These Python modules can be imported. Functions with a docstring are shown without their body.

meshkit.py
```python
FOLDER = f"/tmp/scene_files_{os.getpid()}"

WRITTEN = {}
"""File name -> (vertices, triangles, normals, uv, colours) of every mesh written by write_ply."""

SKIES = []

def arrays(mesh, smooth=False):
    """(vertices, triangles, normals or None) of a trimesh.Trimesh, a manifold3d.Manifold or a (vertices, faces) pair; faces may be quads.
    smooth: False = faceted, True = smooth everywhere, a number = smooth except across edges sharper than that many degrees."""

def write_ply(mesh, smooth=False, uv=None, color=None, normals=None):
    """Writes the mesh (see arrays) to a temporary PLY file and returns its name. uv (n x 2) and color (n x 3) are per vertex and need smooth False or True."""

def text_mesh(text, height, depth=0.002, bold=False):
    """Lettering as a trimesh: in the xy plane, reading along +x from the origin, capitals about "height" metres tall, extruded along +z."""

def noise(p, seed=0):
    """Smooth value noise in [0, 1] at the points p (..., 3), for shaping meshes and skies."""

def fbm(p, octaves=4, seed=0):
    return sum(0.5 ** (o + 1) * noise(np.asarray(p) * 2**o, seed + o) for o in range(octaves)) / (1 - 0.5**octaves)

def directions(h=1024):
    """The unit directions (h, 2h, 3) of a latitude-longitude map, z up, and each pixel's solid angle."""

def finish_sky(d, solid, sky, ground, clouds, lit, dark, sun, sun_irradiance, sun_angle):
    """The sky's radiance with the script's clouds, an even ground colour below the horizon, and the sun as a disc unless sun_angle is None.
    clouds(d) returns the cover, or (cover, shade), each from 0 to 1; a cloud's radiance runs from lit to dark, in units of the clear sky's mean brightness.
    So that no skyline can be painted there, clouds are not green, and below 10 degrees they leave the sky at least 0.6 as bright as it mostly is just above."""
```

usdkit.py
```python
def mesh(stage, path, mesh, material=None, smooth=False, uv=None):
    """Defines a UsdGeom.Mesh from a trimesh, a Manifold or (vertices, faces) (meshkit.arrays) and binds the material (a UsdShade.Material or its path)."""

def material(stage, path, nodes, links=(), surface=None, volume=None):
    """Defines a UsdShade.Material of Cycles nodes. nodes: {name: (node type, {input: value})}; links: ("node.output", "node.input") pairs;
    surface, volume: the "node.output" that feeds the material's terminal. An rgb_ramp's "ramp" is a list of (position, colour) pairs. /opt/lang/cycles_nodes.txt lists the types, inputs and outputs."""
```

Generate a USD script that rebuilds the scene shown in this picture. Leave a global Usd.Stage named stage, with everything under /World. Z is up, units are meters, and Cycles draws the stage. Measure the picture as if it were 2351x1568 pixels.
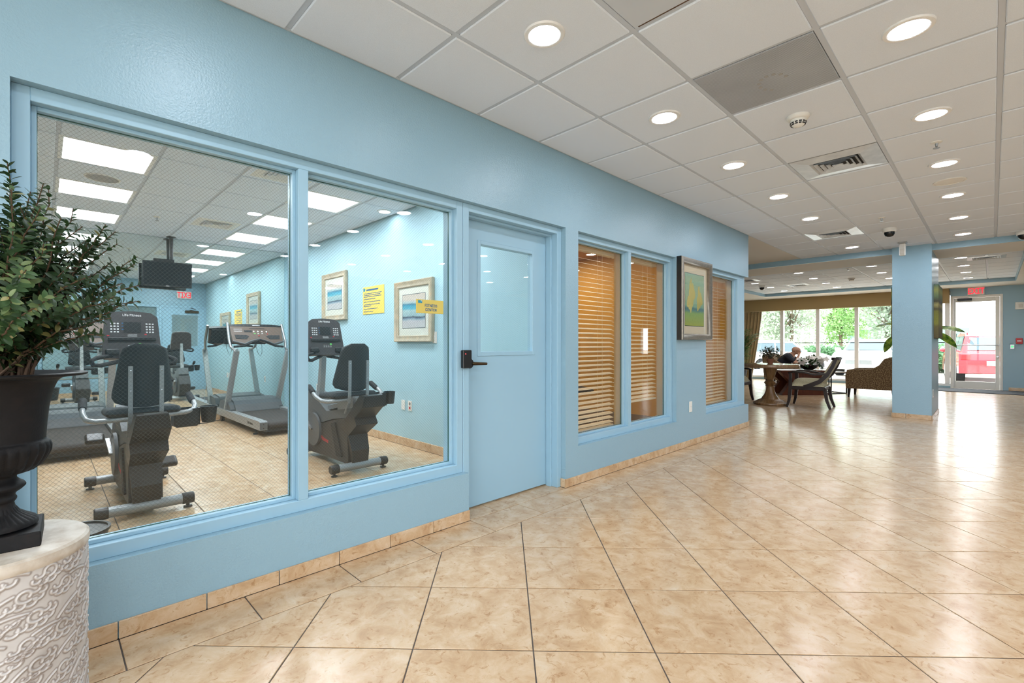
import math, random
import numpy as np
import trimesh, usdkit, meshkit
import manifold3d as mf
from shapely.geometry import Polygon, box as sbox
from shapely.ops import unary_union
from pxr import Usd, UsdGeom, UsdLux, UsdShade, Gf, Sdf

stage = Usd.Stage.CreateInMemory()
UsdGeom.SetStageUpAxis(stage, 'Z')
UsdGeom.SetStageMetersPerUnit(stage, 1.0)
UsdGeom.Xform.Define(stage, '/World')
UsdGeom.Scope.Define(stage, '/World/Looks')
PI = math.pi
# ---------------------------------------------------------------- camera, sky, exposure
CAM = (0.0, -2.3327, 1.1421)
cam = UsdGeom.Camera.Define(stage, '/World/camera')
cam.AddTranslateOp().Set(Gf.Vec3d(*CAM))
cam.AddRotateZOp().Set(-43.462)
cam.AddRotateXOp().Set(90.0)
cam.CreateHorizontalApertureAttr(36.0)
cam.CreateFocalLengthAttr(36.0 * 1087.354 / 2351)
cam.CreateHorizontalApertureOffsetAttr(36.0 * 44.5 / 2351)
cam.CreateVerticalApertureOffsetAttr(36.0 * 5.6 / 2351)
cam.CreateClippingRangeAttr(Gf.Vec2f(0.05, 500))
cam.CreateExposureAttr(-0.5)
dome = UsdLux.DomeLight.Define(stage, '/World/sky')
dome.CreateColorAttr(Gf.Vec3f(0.93, 0.97, 1.0))
dome.CreateIntensityAttr(SKY_STRENGTH := 3.3)
LOBBY_LAMP, GYM_LAMP, LOUNGE_LAMP, OFFICE_LAMP = 165.0, 37.0, 105.0, 430.0   # emission of each kind of lamp
H = 2.65        # lobby ceiling

# ---------------------------------------------------------------- helpers
class MB:
    """collects shapes into one mesh"""
    def __init__(s): s.v, s.f, s.n = [], [], 0
    def add(s, v, f):
        v = np.asarray(v, float); f = np.asarray(f, int)
        if f.shape[1] == 4: f = np.vstack([f[:, [0, 1, 2]], f[:, [0, 2, 3]]])
        s.v.append(v); s.f.append(f + s.n); s.n += len(v); return s
    def tm(s, m): return s.add(m.vertices, m.faces)
    def man(s, m):
        k = m.to_mesh(); return s.add(k.vert_properties[:, :3], k.tri_verts)
    def box(s, x0, x1, y0, y1, z0, z1):
        v = [(x, y, z) for x in (x0, x1) for y in (y0, y1) for z in (z0, z1)]
        return s.add(v, [(0, 1, 3, 2), (4, 6, 7, 5), (0, 4, 5, 1), (2, 3, 7, 6), (0, 2, 6, 4), (1, 5, 7, 3)])
    def bbox(s, x0, x1, y0, y1, z0, z1, b=0.004):
        P = []
        for x, sx in ((x0, 1), (x1, -1)):
            for y, sy in ((y0, 1), (y1, -1)):
                for z, sz in ((z0, 1), (z1, -1)):
                    P += [(x, y + sy * b, z + sz * b), (x + sx * b, y, z + sz * b), (x + sx * b, y + sy * b, z)]
        return s.tm(trimesh.convex.convex_hull(np.array(P)))
    def hull(s, P): return s.tm(trimesh.convex.convex_hull(np.array(P, float)))
    def rbox(s, c, size, r, M=None, n=12):
        """box with rounded edges"""
        h = np.array(size) / 2 - r
        sp = [mf.Manifold.sphere(r, n).translate((sx * h[0], sy * h[1], sz * h[2])) for sx in (-1, 1) for sy in (-1, 1) for sz in (-1, 1)]
        k = mf.Manifold.batch_hull(sp).to_mesh(); v = np.array(k.vert_properties[:, :3])
        if M is not None: v = v @ np.asarray(M)[:3, :3].T
        return s.add(v + np.array(c), k.tri_verts)
    def tube(s, pts, r, n=10, cap=True, flat=None):
        p = np.asarray(pts, float); m = len(p)
        r = np.broadcast_to(np.asarray(r, float), (m,))
        t = np.gradient(p, axis=0); t /= np.linalg.norm(t, axis=1, keepdims=True) + 1e-12
        up = np.array([0, 0, 1.0]) if abs(t[0, 2]) < 0.9 else np.array([1.0, 0, 0])
        a = np.cross(t[0], up); a /= np.linalg.norm(a); A = []
        for i in range(m):
            a = a - t[i] * (a @ t[i]); a /= np.linalg.norm(a) + 1e-12; A.append(a)
        A = np.array(A); B = np.cross(t, A)
        if flat is None: ang = np.arange(n) * 2 * PI / n; ca, sa = np.cos(ang), np.sin(ang)
        else:
            n = 4; ca = np.array([1, -1, -1, 1.]); sa = np.array([1, 1, -1, -1.]) * flat
        v = p[:, None] + r[:, None, None] * (ca[None, :, None] * A[:, None] + sa[None, :, None] * B[:, None])
        i, j = np.meshgrid(np.arange(m - 1), np.arange(n), indexing='ij')
        q = np.stack([i * n + j, i * n + (j + 1) % n, (i + 1) * n + (j + 1) % n, (i + 1) * n + j], -1).reshape(-1, 4)
        f = np.vstack([q[:, [0, 1, 2]], q[:, [0, 2, 3]]]); v = v.reshape(-1, 3)
        if cap:
            k = len(v); v = np.vstack([v, p[[0, -1]]])
            f = np.vstack([f, [(k, (j + 1) % n, j) for j in range(n)], [(k + 1, (m - 1) * n + j, (m - 1) * n + (j + 1) % n) for j in range(n)]])
        return s.add(v, f)
    def cyl(s, a, b, r, r2=None, n=16): return s.tube([a, b], [r, r if r2 is None else r2], n)
    def lathe(s, prof, n=32, c=(0, 0, 0), mod=None):
        p = np.asarray(prof, float); a = np.arange(n) * 2 * PI / n
        R = np.repeat(p[:, :1], n, 1)
        if mod is not None: R = R * mod(p[:, 1][:, None], a[None])
        v = np.stack([R * np.cos(a), R * np.sin(a), np.repeat(p[:, 1:2], n, 1)], -1).reshape(-1, 3)
        m = len(p); i, j = np.meshgrid(np.arange(m - 1), np.arange(n), indexing='ij')
        q = np.stack([i * n + j, i * n + (j + 1) % n, (i + 1) * n + (j + 1) % n, (i + 1) * n + j], -1).reshape(-1, 4)
        k = len(v); v = np.vstack([v, [(0, 0, p[0, 1]), (0, 0, p[-1, 1])]])
        f = np.vstack([q[:, [0, 1, 2]], q[:, [0, 2, 3]], [(k, (j + 1) % n, j) for j in range(n)], [(k + 1, (m - 1) * n + j, (m - 1) * n + (j + 1) % n) for j in range(n)]])
        return s.add(v + np.array(c), f)
    def prism(s, poly, a0, a1, plane='yz'):
        """polygon (list of 2d points or shapely) extruded from a0 to a1 along the plane's normal"""
        P = poly if hasattr(poly, 'exterior') else Polygon(poly)
        m = trimesh.creation.extrude_polygon(P.buffer(0), a1 - a0, engine='earcut')
        v = m.vertices.copy(); u, w, d = v[:, 0].copy(), v[:, 1].copy(), v[:, 2] + a0
        f = m.faces
        if plane == 'yz': v = np.stack([d, u, w], 1)
        elif plane == 'xz': v = np.stack([u, d, w], 1); f = f[:, ::-1]
        else: v = np.stack([u, w, d], 1)
        return s.add(v, f)
    def ell(s, c, r, sub=2, M=None):
        m = trimesh.creation.icosphere(sub); v = m.vertices * np.array(r)
        if M is not None: v = v @ np.asarray(M)[:3, :3].T
        return s.add(v + np.array(c), m.faces)
    def mesh(s): return trimesh.Trimesh(np.vstack(s.v), np.vstack(s.f), process=False)
    def moved(s, M):
        M = np.asarray(M); s.v = [v @ M[:3, :3].T + M[:3, 3] for v in s.v]; return s

def rot(ax, deg): return trimesh.transformations.rotation_matrix(math.radians(deg), ax)
RX, RY, RZ = [1, 0, 0], [0, 1, 0], [0, 0, 1]
def tr(x, y, z): return trimesh.transformations.translation_matrix((x, y, z))

used = {}
def numbered(parent, name):
    k = (parent, name); n = used.get(k, 0); used[k] = n + 1
    return name if n == 0 else f'{name}_{n:03d}'
def cd(p, **kw):
    for k, v in kw.items():
        if v: p.SetCustomDataByKey(k, v)
def path_of(p): return '/World' if p is None else (p if isinstance(p, str) else str(p.GetPath()))
def put(name, m, mat, parent=None, smooth=None, **kw):
    """one Mesh prim under parent (or /World)"""
    pp = path_of(parent); path = f'{pp}/{numbered(pp, name)}'
    if isinstance(m, MB): m = m.mesh()
    g = usdkit.mesh(stage, path, m, mats[mat], smooth=smooth if smooth is not None else False)
    p = g.GetPrim(); cd(p, **kw); return p
def thing(name, label=None, category=None, loc=(0, 0, 0), rz=0, group=None, kind=None, parent=None):
    pp = path_of(parent); x = UsdGeom.Xform.Define(stage, f'{pp}/{numbered(pp, name)}')
    x.AddTranslateOp().Set(Gf.Vec3d(*map(float, loc))); x.AddRotateZOp().Set(float(rz))
    p = x.GetPrim(); cd(p, label=label, category=category, group=group, kind=kind); return p
def dup(src, loc, rz=0, label=None, group=None):
    was = src.GetCustomData(); nm = src.GetName()
    if nm[-4:-3] == '_' and nm[-3:].isdigit(): nm = nm[:-4]
    r = thing(nm, label or was.get('label'), was.get('category'), loc, rz, group or was.get('group'))
    r.GetReferences().AddInternalReference(src.GetPath()); r.SetInstanceable(True); return r
def tag(p, label, category, group=None, kind=None): cd(p, label=label, category=category, group=group, kind=kind); return p

# ---------------------------------------------------------------- materials
mats = {}
def lin(c):
    if isinstance(c, str): c = [int(c[i:i + 2], 16) / 255 for i in (0, 2, 4)]
    return tuple(x / 12.92 if x <= .04045 else ((x + .055) / 1.055) ** 2.4 for x in c)
def mat(name, nodes, links, surface='p.BSDF', **k): mats[name] = usdkit.material(stage, f'/World/Looks/{name}', nodes, links, surface=surface, **k)
def plain(name, col, rough=.5, metal=0., spec=.5, bump=None, vary=None, **kw):
    """a principled surface; bump=(scale, strength), vary=(scale, amount): gentle tone variation"""
    c = lin(col); nodes = {'p': ('principled_bsdf', dict(base_color=c, roughness=rough, metallic=metal, specular_ior_level=spec, **kw))}; links = []
    if bump or vary: nodes['g'] = ('texture_coordinate', {})
    if bump:
        nodes['n'] = ('noise_texture', {'scale': bump[0], 'detail': 3.}); nodes['b'] = ('bump', {'strength': bump[1], 'distance': .002})
        links += [('g.object', 'n.vector'), ('n.fac', 'b.height'), ('b.normal', 'p.normal')]
    if vary:
        lo = tuple(x * (1 - vary[1]) for x in c); hi = tuple(min(1, x * (1 + vary[1])) for x in c)
        nodes['m'] = ('noise_texture', {'scale': vary[0], 'detail': 4.}); nodes['r'] = ('rgb_ramp', {'ramp': [(.3, lo), (.7, hi)]})
        links += [('g.object', 'm.vector'), ('m.fac', 'r.fac'), ('r.color', 'p.base_color')]
    mat(name, nodes, links)
def emit(name, col, strength): mat(name, {'e': ('emission', {'color': lin(col) if isinstance(col, str) else col, 'strength': float(strength)})}, [], 'e.emission')
def ramp(name, col_stops, scale, detail=6., rough=.5, distortion=0., obj=True, stretch=(1, 1, 1), rnd=False, spec=.5, bump=0., bscale=200.):
    nodes = {'g': ('texture_coordinate', {}), 'mp': ('mapping', {'scale': stretch}), 'n': ('noise_texture', {'scale': float(scale), 'detail': detail, 'distortion': distortion, 'roughness': .6}),
             'r': ('rgb_ramp', {'ramp': [(a, lin(c)) for a, c in col_stops]}), 'p': ('principled_bsdf', {'roughness': rough, 'specular_ior_level': spec})}
    links = [('g.object', 'mp.vector'), ('mp.vector', 'n.vector'), ('n.fac', 'r.fac'), ('r.color', 'p.base_color')]
    if rnd:
        nodes['o'] = ('object_info', {}); nodes['s'] = ('vector_math', {'math_type': 'scale', 'vector1': (37., 91., 53.)})
        links = [l for l in links if l[1] != 'mp.vector'] + [('o.random', 's.scale'), ('g.object', 'mp.vector'), ('s.vector', 'mp.location')]
    if bump:
        nodes['bn'] = ('noise_texture', {'scale': float(bscale), 'detail': 2.}); nodes['b'] = ('bump', {'strength': bump, 'distance': .002})
        links += [('g.object', 'bn.vector'), ('bn.fac', 'b.height'), ('b.normal', 'p.normal')]
    mat(name, nodes, links)

WALL = '92b3c3'
plain('wall_blue', WALL, .30, bump=(110., .9))
plain('frame_blue', '9bbfd2', .36, bump=(60., .05))
plain('gym_blue', 'a8ccd6', .6, bump=(160., .25))
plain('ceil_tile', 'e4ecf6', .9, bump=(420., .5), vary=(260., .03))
plain('ceil_grid', 'c6ced8', .5)
plain('white_paint', 'e6e4de', .6)
plain('trim_white', 'ececea', .4)
plain('soffit_white', 'dcd8d0', .8)
plain('grout', '5f5650', .9, bump=(300., .5))
plain('plastic_white', 'e8e6df', .4)
plain('black_plastic', '131415', .38)
plain('black_matte', '222324', .7)
plain('rubber', '161617', .8)
plain('chrome', 'c8c8ca', .18, metal=1.)
plain('steel', 'a9abac', .32, metal=.9)
plain('silver_paint', '9fa2a3', .4, metal=.45)
plain('bronze', '4a3a26', .35, metal=.9)
plain('gray_shroud', '54585a', .5)
plain('dark_shroud', '2f2d2b', .5)
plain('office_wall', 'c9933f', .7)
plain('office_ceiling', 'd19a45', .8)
plain('partition_olive', '3b3a31', .85, vary=(200., .12))
plain('mat_tan', 'd9c3aa', .8)
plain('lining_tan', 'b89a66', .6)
plain('office_floor', '3c302a', .5)
plain('valance', 'a08a62', .9, vary=(300., .12))
plain('curtain', 'a8936e', .9, vary=(60., .15))
plain('dark_wood', '251812', .38, spec=.3)
plain('soil', '3a2c20', .95, bump=(90., 1.), vary=(80., .4))
plain('stem', '5a4433', .8)
plain('skin', 'b98a70', .55)
plain('navy', '20242e', .85, vary=(200., .1))
plain('seat_gray', '2c2f31', .8)
plain('tv_black', '0c0d0e', .25)
plain('jeans', '5a7396', .85)
plain('mat_gray', '4a4c50', .95, vary=(300., .2))
plain('pavement', 'b5b0a6', .9, vary=(3., .06))
plain('car_white', 'e9ecef', .15, coat_weight=.6)
plain('car_red', 'b0303c', .2, coat_weight=.6)
plain('car_glass', '4f636c', .06)
plain('tyre', '1a1a1c', .8)
plain('red_plastic', 'c02a2e', .4)
plain('green_plastic', '2f6b52', .4)
plain('yellow_sign', 'f0d060', .55)
plain('yellow_plate', 'd8c262', .45)
plain('ink_blue', '2c5f8a', .6)
plain('logo_blue', '1f8fae', .5)
plain('ink_white', 'e2e2e2', .5)
plain('ink_red', 'c8343a', .5)
plain('ink_green', '5fc05a', .5)
plain('mat_board', 'efe9df', .8)
plain('fence_green', '7fae9a', .7)
plain('iron_black', '1d1d1f', .5)
plain('terracotta', '8a5a42', .8)
plain('glass_clear_edge', '2f5a52', .2)
emit('lamp_lobby', (.90, .97, 1.08), LOBBY_LAMP)
emit('lamp_lobby_soft', (.90, .97, 1.08), LOBBY_LAMP * .35)
emit('lamp_lounge', (.95, .97, 1.0), LOUNGE_LAMP)
emit('lamp_office', (1., .90, .72), OFFICE_LAMP)
emit('lamp_gym', (.93, .98, 1.06), GYM_LAMP)
emit('led_red', (1., .05, .05), 6.)
emit('led_green', (.2, 1., .4), 1.5)
emit('exit_red', (1., .04, .06), 2.2)
for nm, f0, tint in (('pane', .03, (.97, .99, .98)), ('pane_dark', .05, (.96, .96, .95))):
    mat(nm, {'t': ('transparent_bsdf', {'color': tint}), 'g': ('glossy_bsdf', {'roughness': 0.008, 'color': (1., 1., 1.)}), 'w': ('layer_weight', {'blend': .5}), 'pw': ('math', {'math_type': 'power', 'value2': 5.}),
             'ma': ('math', {'math_type': 'multiply_add', 'value2': 1 - f0, 'value3': f0}), 'm': ('mix_closure', {})},
        [('w.facing', 'pw.value1'), ('pw.value', 'ma.value1'), ('ma.value', 'm.fac'), ('t.BSDF', 'm.closure1'), ('g.BSDF', 'm.closure2')], 'm.closure')
mat('mirror', {'p': ('principled_bsdf', {'base_color': (.80, .86, .83), 'metallic': 1., 'roughness': .015})}, [])
# travertine look floor tile: cream ground, tan clouds, small brown flecks; each tile shifted by its own random number
mat('floor_tile', {
    'g': ('texture_coordinate', {}), 'o': ('object_info', {}), 's': ('vector_math', {'math_type': 'scale', 'vector1': (37., 91., 53.)}), 'mp': ('mapping', {}),
    'n1': ('noise_texture', {'scale': 8.5, 'detail': 7., 'roughness': .68, 'distortion': .5}), 'r1': ('rgb_ramp', {'ramp': [(.28, lin('b6926c')), (.44, lin('c7a681')), (.58, lin('d2b695')), (.74, lin('d9c5ab'))]}),
    'n2': ('noise_texture', {'scale': 24., 'detail': 8., 'roughness': .72, 'distortion': 1.0}), 'r2': ('rgb_ramp', {'ramp': [(.0, (1., 1., 1.)), (.555, (1., 1., 1.)), (.62, (.76, .62, .46)), (.69, (.48, .35, .22)), (1., (.45, .30, .18))]}),
    'mx': ('mix', {'mix_type': 'multiply', 'fac': .7}), 'p': ('principled_bsdf', {'roughness': .21, 'specular_ior_level': .42})},
    [('o.random', 's.scale'), ('s.vector', 'mp.location'), ('g.object', 'mp.vector'), ('mp.vector', 'n1.vector'), ('mp.vector', 'n2.vector'), ('n1.fac', 'r1.fac'), ('n2.fac', 'r2.fac'),
     ('r1.color', 'mx.color1'), ('r2.color', 'mx.color2'), ('mx.color', 'p.base_color')])
ramp('leaf_green', [(.25, '33502a'), (.5, '4f7038'), (.8, '7c8f4e')], 2.2, rnd=True, rough=.4)
ramp('leaf_pale', [(.3, '98975a'), (.7, 'b9b077')], 30, rough=.5)
ramp('leaf_dark', [(.3, '1d2b1b'), (.7, '35472a')], 30, rough=.5)
ramp('leaf_variegated', [(.40, '2f5a1c'), (.55, '7e9c2e'), (.7, 'b9c453')], 14, rough=.35)
for nm, a, b, c in (('tree_gray', '7f9480', 'a9b8a6', 'cdd6cb'), ('tree_green', '5a8a44', '86b062', 'b0cc86'), ('hedge_green', '3f6a44', '5f8a5a', '86a878')):
    ramp(nm, [(.3, a), (.5, b), (.75, c)], 3.0, rough=.7)
ramp('bark', [(.3, '5c4c3e'), (.7, '8d7a66')], 12, stretch=(4, 4, 1))
ramp('oak', [(.3, '5e4328'), (.5, '7a5a38'), (.7, '8f6e48')], 6, stretch=(1, 8, 1), rough=.35)
ramp('table_top', [(.3, '7a6248'), (.7, '96785a')], 6, stretch=(1, 8, 1), rough=.12)
ramp('mahogany', [(.3, '4a2418'), (.7, '6b3822')], 6, stretch=(8, 1, 1), rough=.3)
ramp('tweed', [(.35, '8d8262'), (.5, 'b5aa88'), (.65, 'cfc6aa')], 220, rough=.9)
ramp('brown_fabric', [(.40, '55402c'), (.5, '6f563b'), (.58, '9c8460')], 55, rough=.9)
ramp('cast_iron', [(.3, '141314'), (.55, '1b1a1b'), (.75, '25201e')], 16, rough=.6, bump=.3, bscale=250., spec=.22)
ramp('antique_white', [(.3, 'b7a794'), (.5, 'd0c5b6'), (.7, 'dcd4c9')], 14, rough=.55, bump=.15, bscale=120.)
ramp('silver_gilt', [(.3, 'a0927a'), (.55, 'b9ad94'), (.75, 'c8a982')], 10, stretch=(1, 1, 1), rough=.38, spec=.6)
ramp('foil_metal', [(.3, 'c3cbd3'), (.7, 'dfe5ea')], 7, rough=.25)
plain('panel_gray', 'cbd2da', .6)
ramp('backrest_black', [(.3, '1a1e20'), (.7, '24292b')], 300, rough=.6)
ramp('grille_gray', [(.3, '9b9a98'), (.7, 'acaba9')], 500, rough=.7)
ramp('belt_black', [(.3, '2b2827'), (.7, '3a3532')], 300, rough=.75)
ramp('console_brown', [(.3, '5b4a3d'), (.7, '69564a')], 90, rough=.45)
ramp('console_dark', [(.3, '393434'), (.7, '443e3e')], 90, rough=.45)
# ---------------------------------------------------------------- room shell
def struct(name, m, material, parent=None, smooth=None): return put(name, m, material, parent, smooth, **({} if parent else {'kind': 'structure'}))
HW = H + .16                                  # walls run up past the hung ceilings
FX = 7.11                                     # the main blue wall ends here
T = 0.2                                       # its thickness
ZS, ZO = 0.305, 2.067                         # sill and head of all openings in it
w = MB()
w.box(-3.6, -.085, 0, T, 0, HW)
w.box(-.085, FX, 0, T, ZO, HW)
w.box(-.085, 2.0, 0, T, 0, ZS)
w.box(3.01, 3.177, 0, T, 0, ZO)
w.box(3.177, 4.93, 0, T, 0, ZS); w.box(4.93, 5.69, 0, T, 0, ZO); w.box(5.69, FX, 0, T, 0, ZS)
wall_left = struct('wall_left', w, 'wall_blue')
# inner walls of gym and office, lounge and outer shell
struct('wall_gym_right', MB().box(2.955, 3.15, T, 5.85, 0, HW), 'gym_blue')
struct('wall_gym_back', MB().box(-3.6, 2.955, 5.73, 5.85, 0, HW), 'gym_blue')
struct('wall_gym_left', MB().box(-3.6, -3.45, T, 5.73, 0, HW), 'gym_blue')
struct('wall_office_left', MB().box(3.15, 3.17, T, 4.6, 0, HW), 'office_wall')
struct('wall_office_back', MB().box(3.15, FX, 4.6, 4.75, 0, HW), 'office_wall')
struct('wall_office_right', MB().box(6.97, 7.0, T + .02, 4.6, 0, HW), 'office_wall')
struct('wall_lounge_left', MB().box(7.0, FX, T + .02, 4.75, 0, HW), 'wall_blue')
struct('wall_lounge_back', MB().box(FX, 17.2, 4.6, 4.75, 0, HW), 'wall_blue')
w = MB()                                      # unseen wall behind the camera; its storefront openings are added for daylight
w.box(-3.75, -3.6, -7.4, -6.9, 0, HW); w.box(-3.75, -3.6, -.5, T, 0, HW); w.box(-3.75, -3.6, -6.9, -.5, 0, .25); w.box(-3.75, -3.6, -6.9, -.5, 2.5, HW)
for k in range(1, 5): w.box(-3.72, -3.64, -6.9 + 1.28 * k - .04, -6.9 + 1.28 * k + .04, .25, 2.5)
struct('wall_back', w, 'wall_blue')
w = MB().box(-.6, 17.2, -7.4, -7.2, 0, HW).box(-3.6, -.6, -7.4, -7.2, 0, .4).box(-3.6, -.6, -7.4, -7.2, 2.4, HW)   # lobby wall opposite, out of view; its opening is added for daylight
struct('wall_right', w, 'wall_blue')
XW = 16.95                                    # far window wall of the lounge
w = MB()
w.box(XW, XW + .2, -6.6, -2.51, 0, HW); w.box(XW, XW + .2, -7.4, -6.9, 0, HW); w.box(XW, XW + .2, -6.9, -6.6, 0, .75); w.box(XW, XW + .2, -6.9, -6.6, 1.75, HW); w.box(XW, XW + .2, -2.51, -1.59, 2.365, HW); w.box(XW, XW + .2, -1.59, 4.75, 2.5, HW)
w.box(XW, XW + .2, 3.75, 4.75, 0, HW); w.box(XW, XW + .2, -1.59, 3.75, -.05, .055)
struct('wall_far', w, 'wall_blue')

# --- hollow metal frames: face 50 mm, set back 45 mm
def frame_bars(m, x0, x1, z0, z1, y0=.045, y1=.19, wd=.05, sill=True):
    m.bbox(x0, x0 + wd, y0, y1, z0, z1, .002); m.bbox(x1 - wd, x1, y0, y1, z0, z1, .002)
    m.bbox(x0 + wd, x1 - wd, y0, y1, z1 - wd, z1, .002)
    if sill: m.bbox(x0 + wd, x1 - wd, y0, y1, z0, z0 + wd + .005, .002)
m = MB(); frame_bars(m, -.085, 1.986, ZS, ZO); m.bbox(.921, .971, .045, .19, ZS + .055, ZO - .05, .002)
struct('trim_1', m, 'frame_blue')
m = MB(); frame_bars(m, 1.9885, 3.01, 0, ZO, sill=False)
m.bbox(2.0385, 2.056, .098, .15, 0, 2.017, .002); m.bbox(2.944, 2.96, .098, .15, 0, 2.017, .002); m.bbox(2.056, 2.944, .098, .15, 2.001, 2.017, .002)
struct('trim_2', m, 'frame_blue')
m = MB(); frame_bars(m, 3.177, 4.93, ZS, ZO); m.bbox(4.03, 4.08, .045, .19, ZS + .055, ZO - .05, .002)
struct('trim_3', m, 'frame_blue')
m = MB(); frame_bars(m, 5.69, 7.085, ZS, ZO, wd=.05); m.bbox(6.83, 7.035, .045, .19, ZS + .055, ZO - .05, .002)
m.box(6.97, 7.085, .19, .22, ZS, ZO); struct('trim_4', m, 'frame_blue')
def wires(x0, x1, z0, z1, y, pitch=.0168, r=.00027):
    v, f, n = [], [], 0
    wd, hg = x1 - x0, z1 - z0
    for sgn in (1, -1):
        c = -hg
        while c < wd:
            a, b = max(c, 0), min(c + hg, wd)
            if b - a > .004:
                p0, p1 = (x0 + a, z0 + a - c), (x0 + b, z0 + b - c)
                if sgn < 0: p0, p1 = (p0[0], z0 + z1 - p0[1]), (p1[0], z0 + z1 - p1[1])
                o = r * .707
                for (px, pz) in (p0, p1): v += [(px - o, y, pz + sgn * o), (px + o, y, pz - sgn * o), (px, y - r, pz)]
                for q in range(3): f += [(n + q, n + (q + 1) % 3, n + 3 + (q + 1) % 3), (n + q, n + 3 + (q + 1) % 3, n + 3 + q)]
                n += 6
            c += pitch
    return trimesh.Trimesh(np.array(v), np.array(f), process=False)
plain('wire_gray', '57615f', .6)
def glazed(name, x0, x1, z0, z1, wired=True, y=.112, material='pane', bead=.016):
    t = thing(name, kind='structure')
    put('pane', MB().box(x0 + .002, x1 - .002, y, y + .006, z0 + .002, z1 - .002), material, t)
    for a in ((x0, x0 + bead, z0, z1), (x1 - bead, x1, z0, z1), (x0 + bead, x1 - bead, z1 - bead, z1), (x0 + bead, x1 - bead, z0, z0 + bead)):
        put('glazing_bead', MB().bbox(a[0], a[1], .084, y, a[2], a[3], .002), 'frame_blue', t)
    put('edge_seal', MB().box(x0 + bead, x0 + bead + .002, y - .001, y + .007, z0 + bead, z1 - bead).box(x1 - bead - .002, x1 - bead, y - .001, y + .007, z0 + bead, z1 - bead).box(x0 + bead, x1 - bead, y - .001, y + .007, z1 - bead - .002, z1 - bead).box(x0 + bead, x1 - bead, y - .001, y + .007, z0 + bead, z0 + bead + .002), 'glass_clear_edge', t)
    if not wired: put('inner_lining', MB().box(x0 - .0005, x0 + .003, y + .02, .2, z0, z1).box(x1 - .003, x1 + .0005, y + .02, .2, z0, z1).box(x0, x1, y + .02, .2, z1 - .003, z1), 'lining_tan', t)  # tan strips put the orange room light into the colour of the jambs
    if wired: put('wire_mesh', wires(x0 + bead, x1 - bead, z0 + bead, z1 - bead, y + .003), 'wire_gray', t, kind='stuff')
    return t
glazed('window_1', -.035, .921, ZS + .055, ZO - .05)
glazed('window_2', .971, 1.936, ZS + .055, ZO - .05)
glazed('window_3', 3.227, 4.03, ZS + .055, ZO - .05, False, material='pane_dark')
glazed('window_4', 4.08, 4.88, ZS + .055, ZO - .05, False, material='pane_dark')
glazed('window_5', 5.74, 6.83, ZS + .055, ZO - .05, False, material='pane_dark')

# --- the fitness centre door
d = thing('door_1', kind='structure')
m = MB(); y0, y1 = .152, .196
for a in ((2.042, 2.231, .012, 2.013), (2.785, 2.956, .012, 2.013), (2.231, 2.785, .012, 1.078), (2.231, 2.785, 1.848, 2.013)): m.box(a[0], a[1], y0, y1, a[2], a[3])
put('door_leaf', m, 'frame_blue', d)
for a in ((2.206, 2.236, 1.056, 1.872), (2.78, 2.812, 1.056, 1.872), (2.236, 2.78, 1.845, 1.872), (2.236, 2.78, 1.056, 1.086)):
    put('lite_frame', MB().bbox(a[0], a[1], .147, .2, a[2], a[3], .002), 'frame_blue', d)
put('vision_pane', MB().box(2.237, 2.779, .171, .176, 1.087, 1.844), 'pane', d)
put('wire_mesh', wires(2.237, 2.779, 1.087, 1.844, .1735), 'wire_gray', d, kind='stuff')
h = put('door_handle', MB().cyl((2.118, .1519, 1.008), (2.118, .128, 1.008), .034, n=24), 'black_plastic', d, 35)
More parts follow.
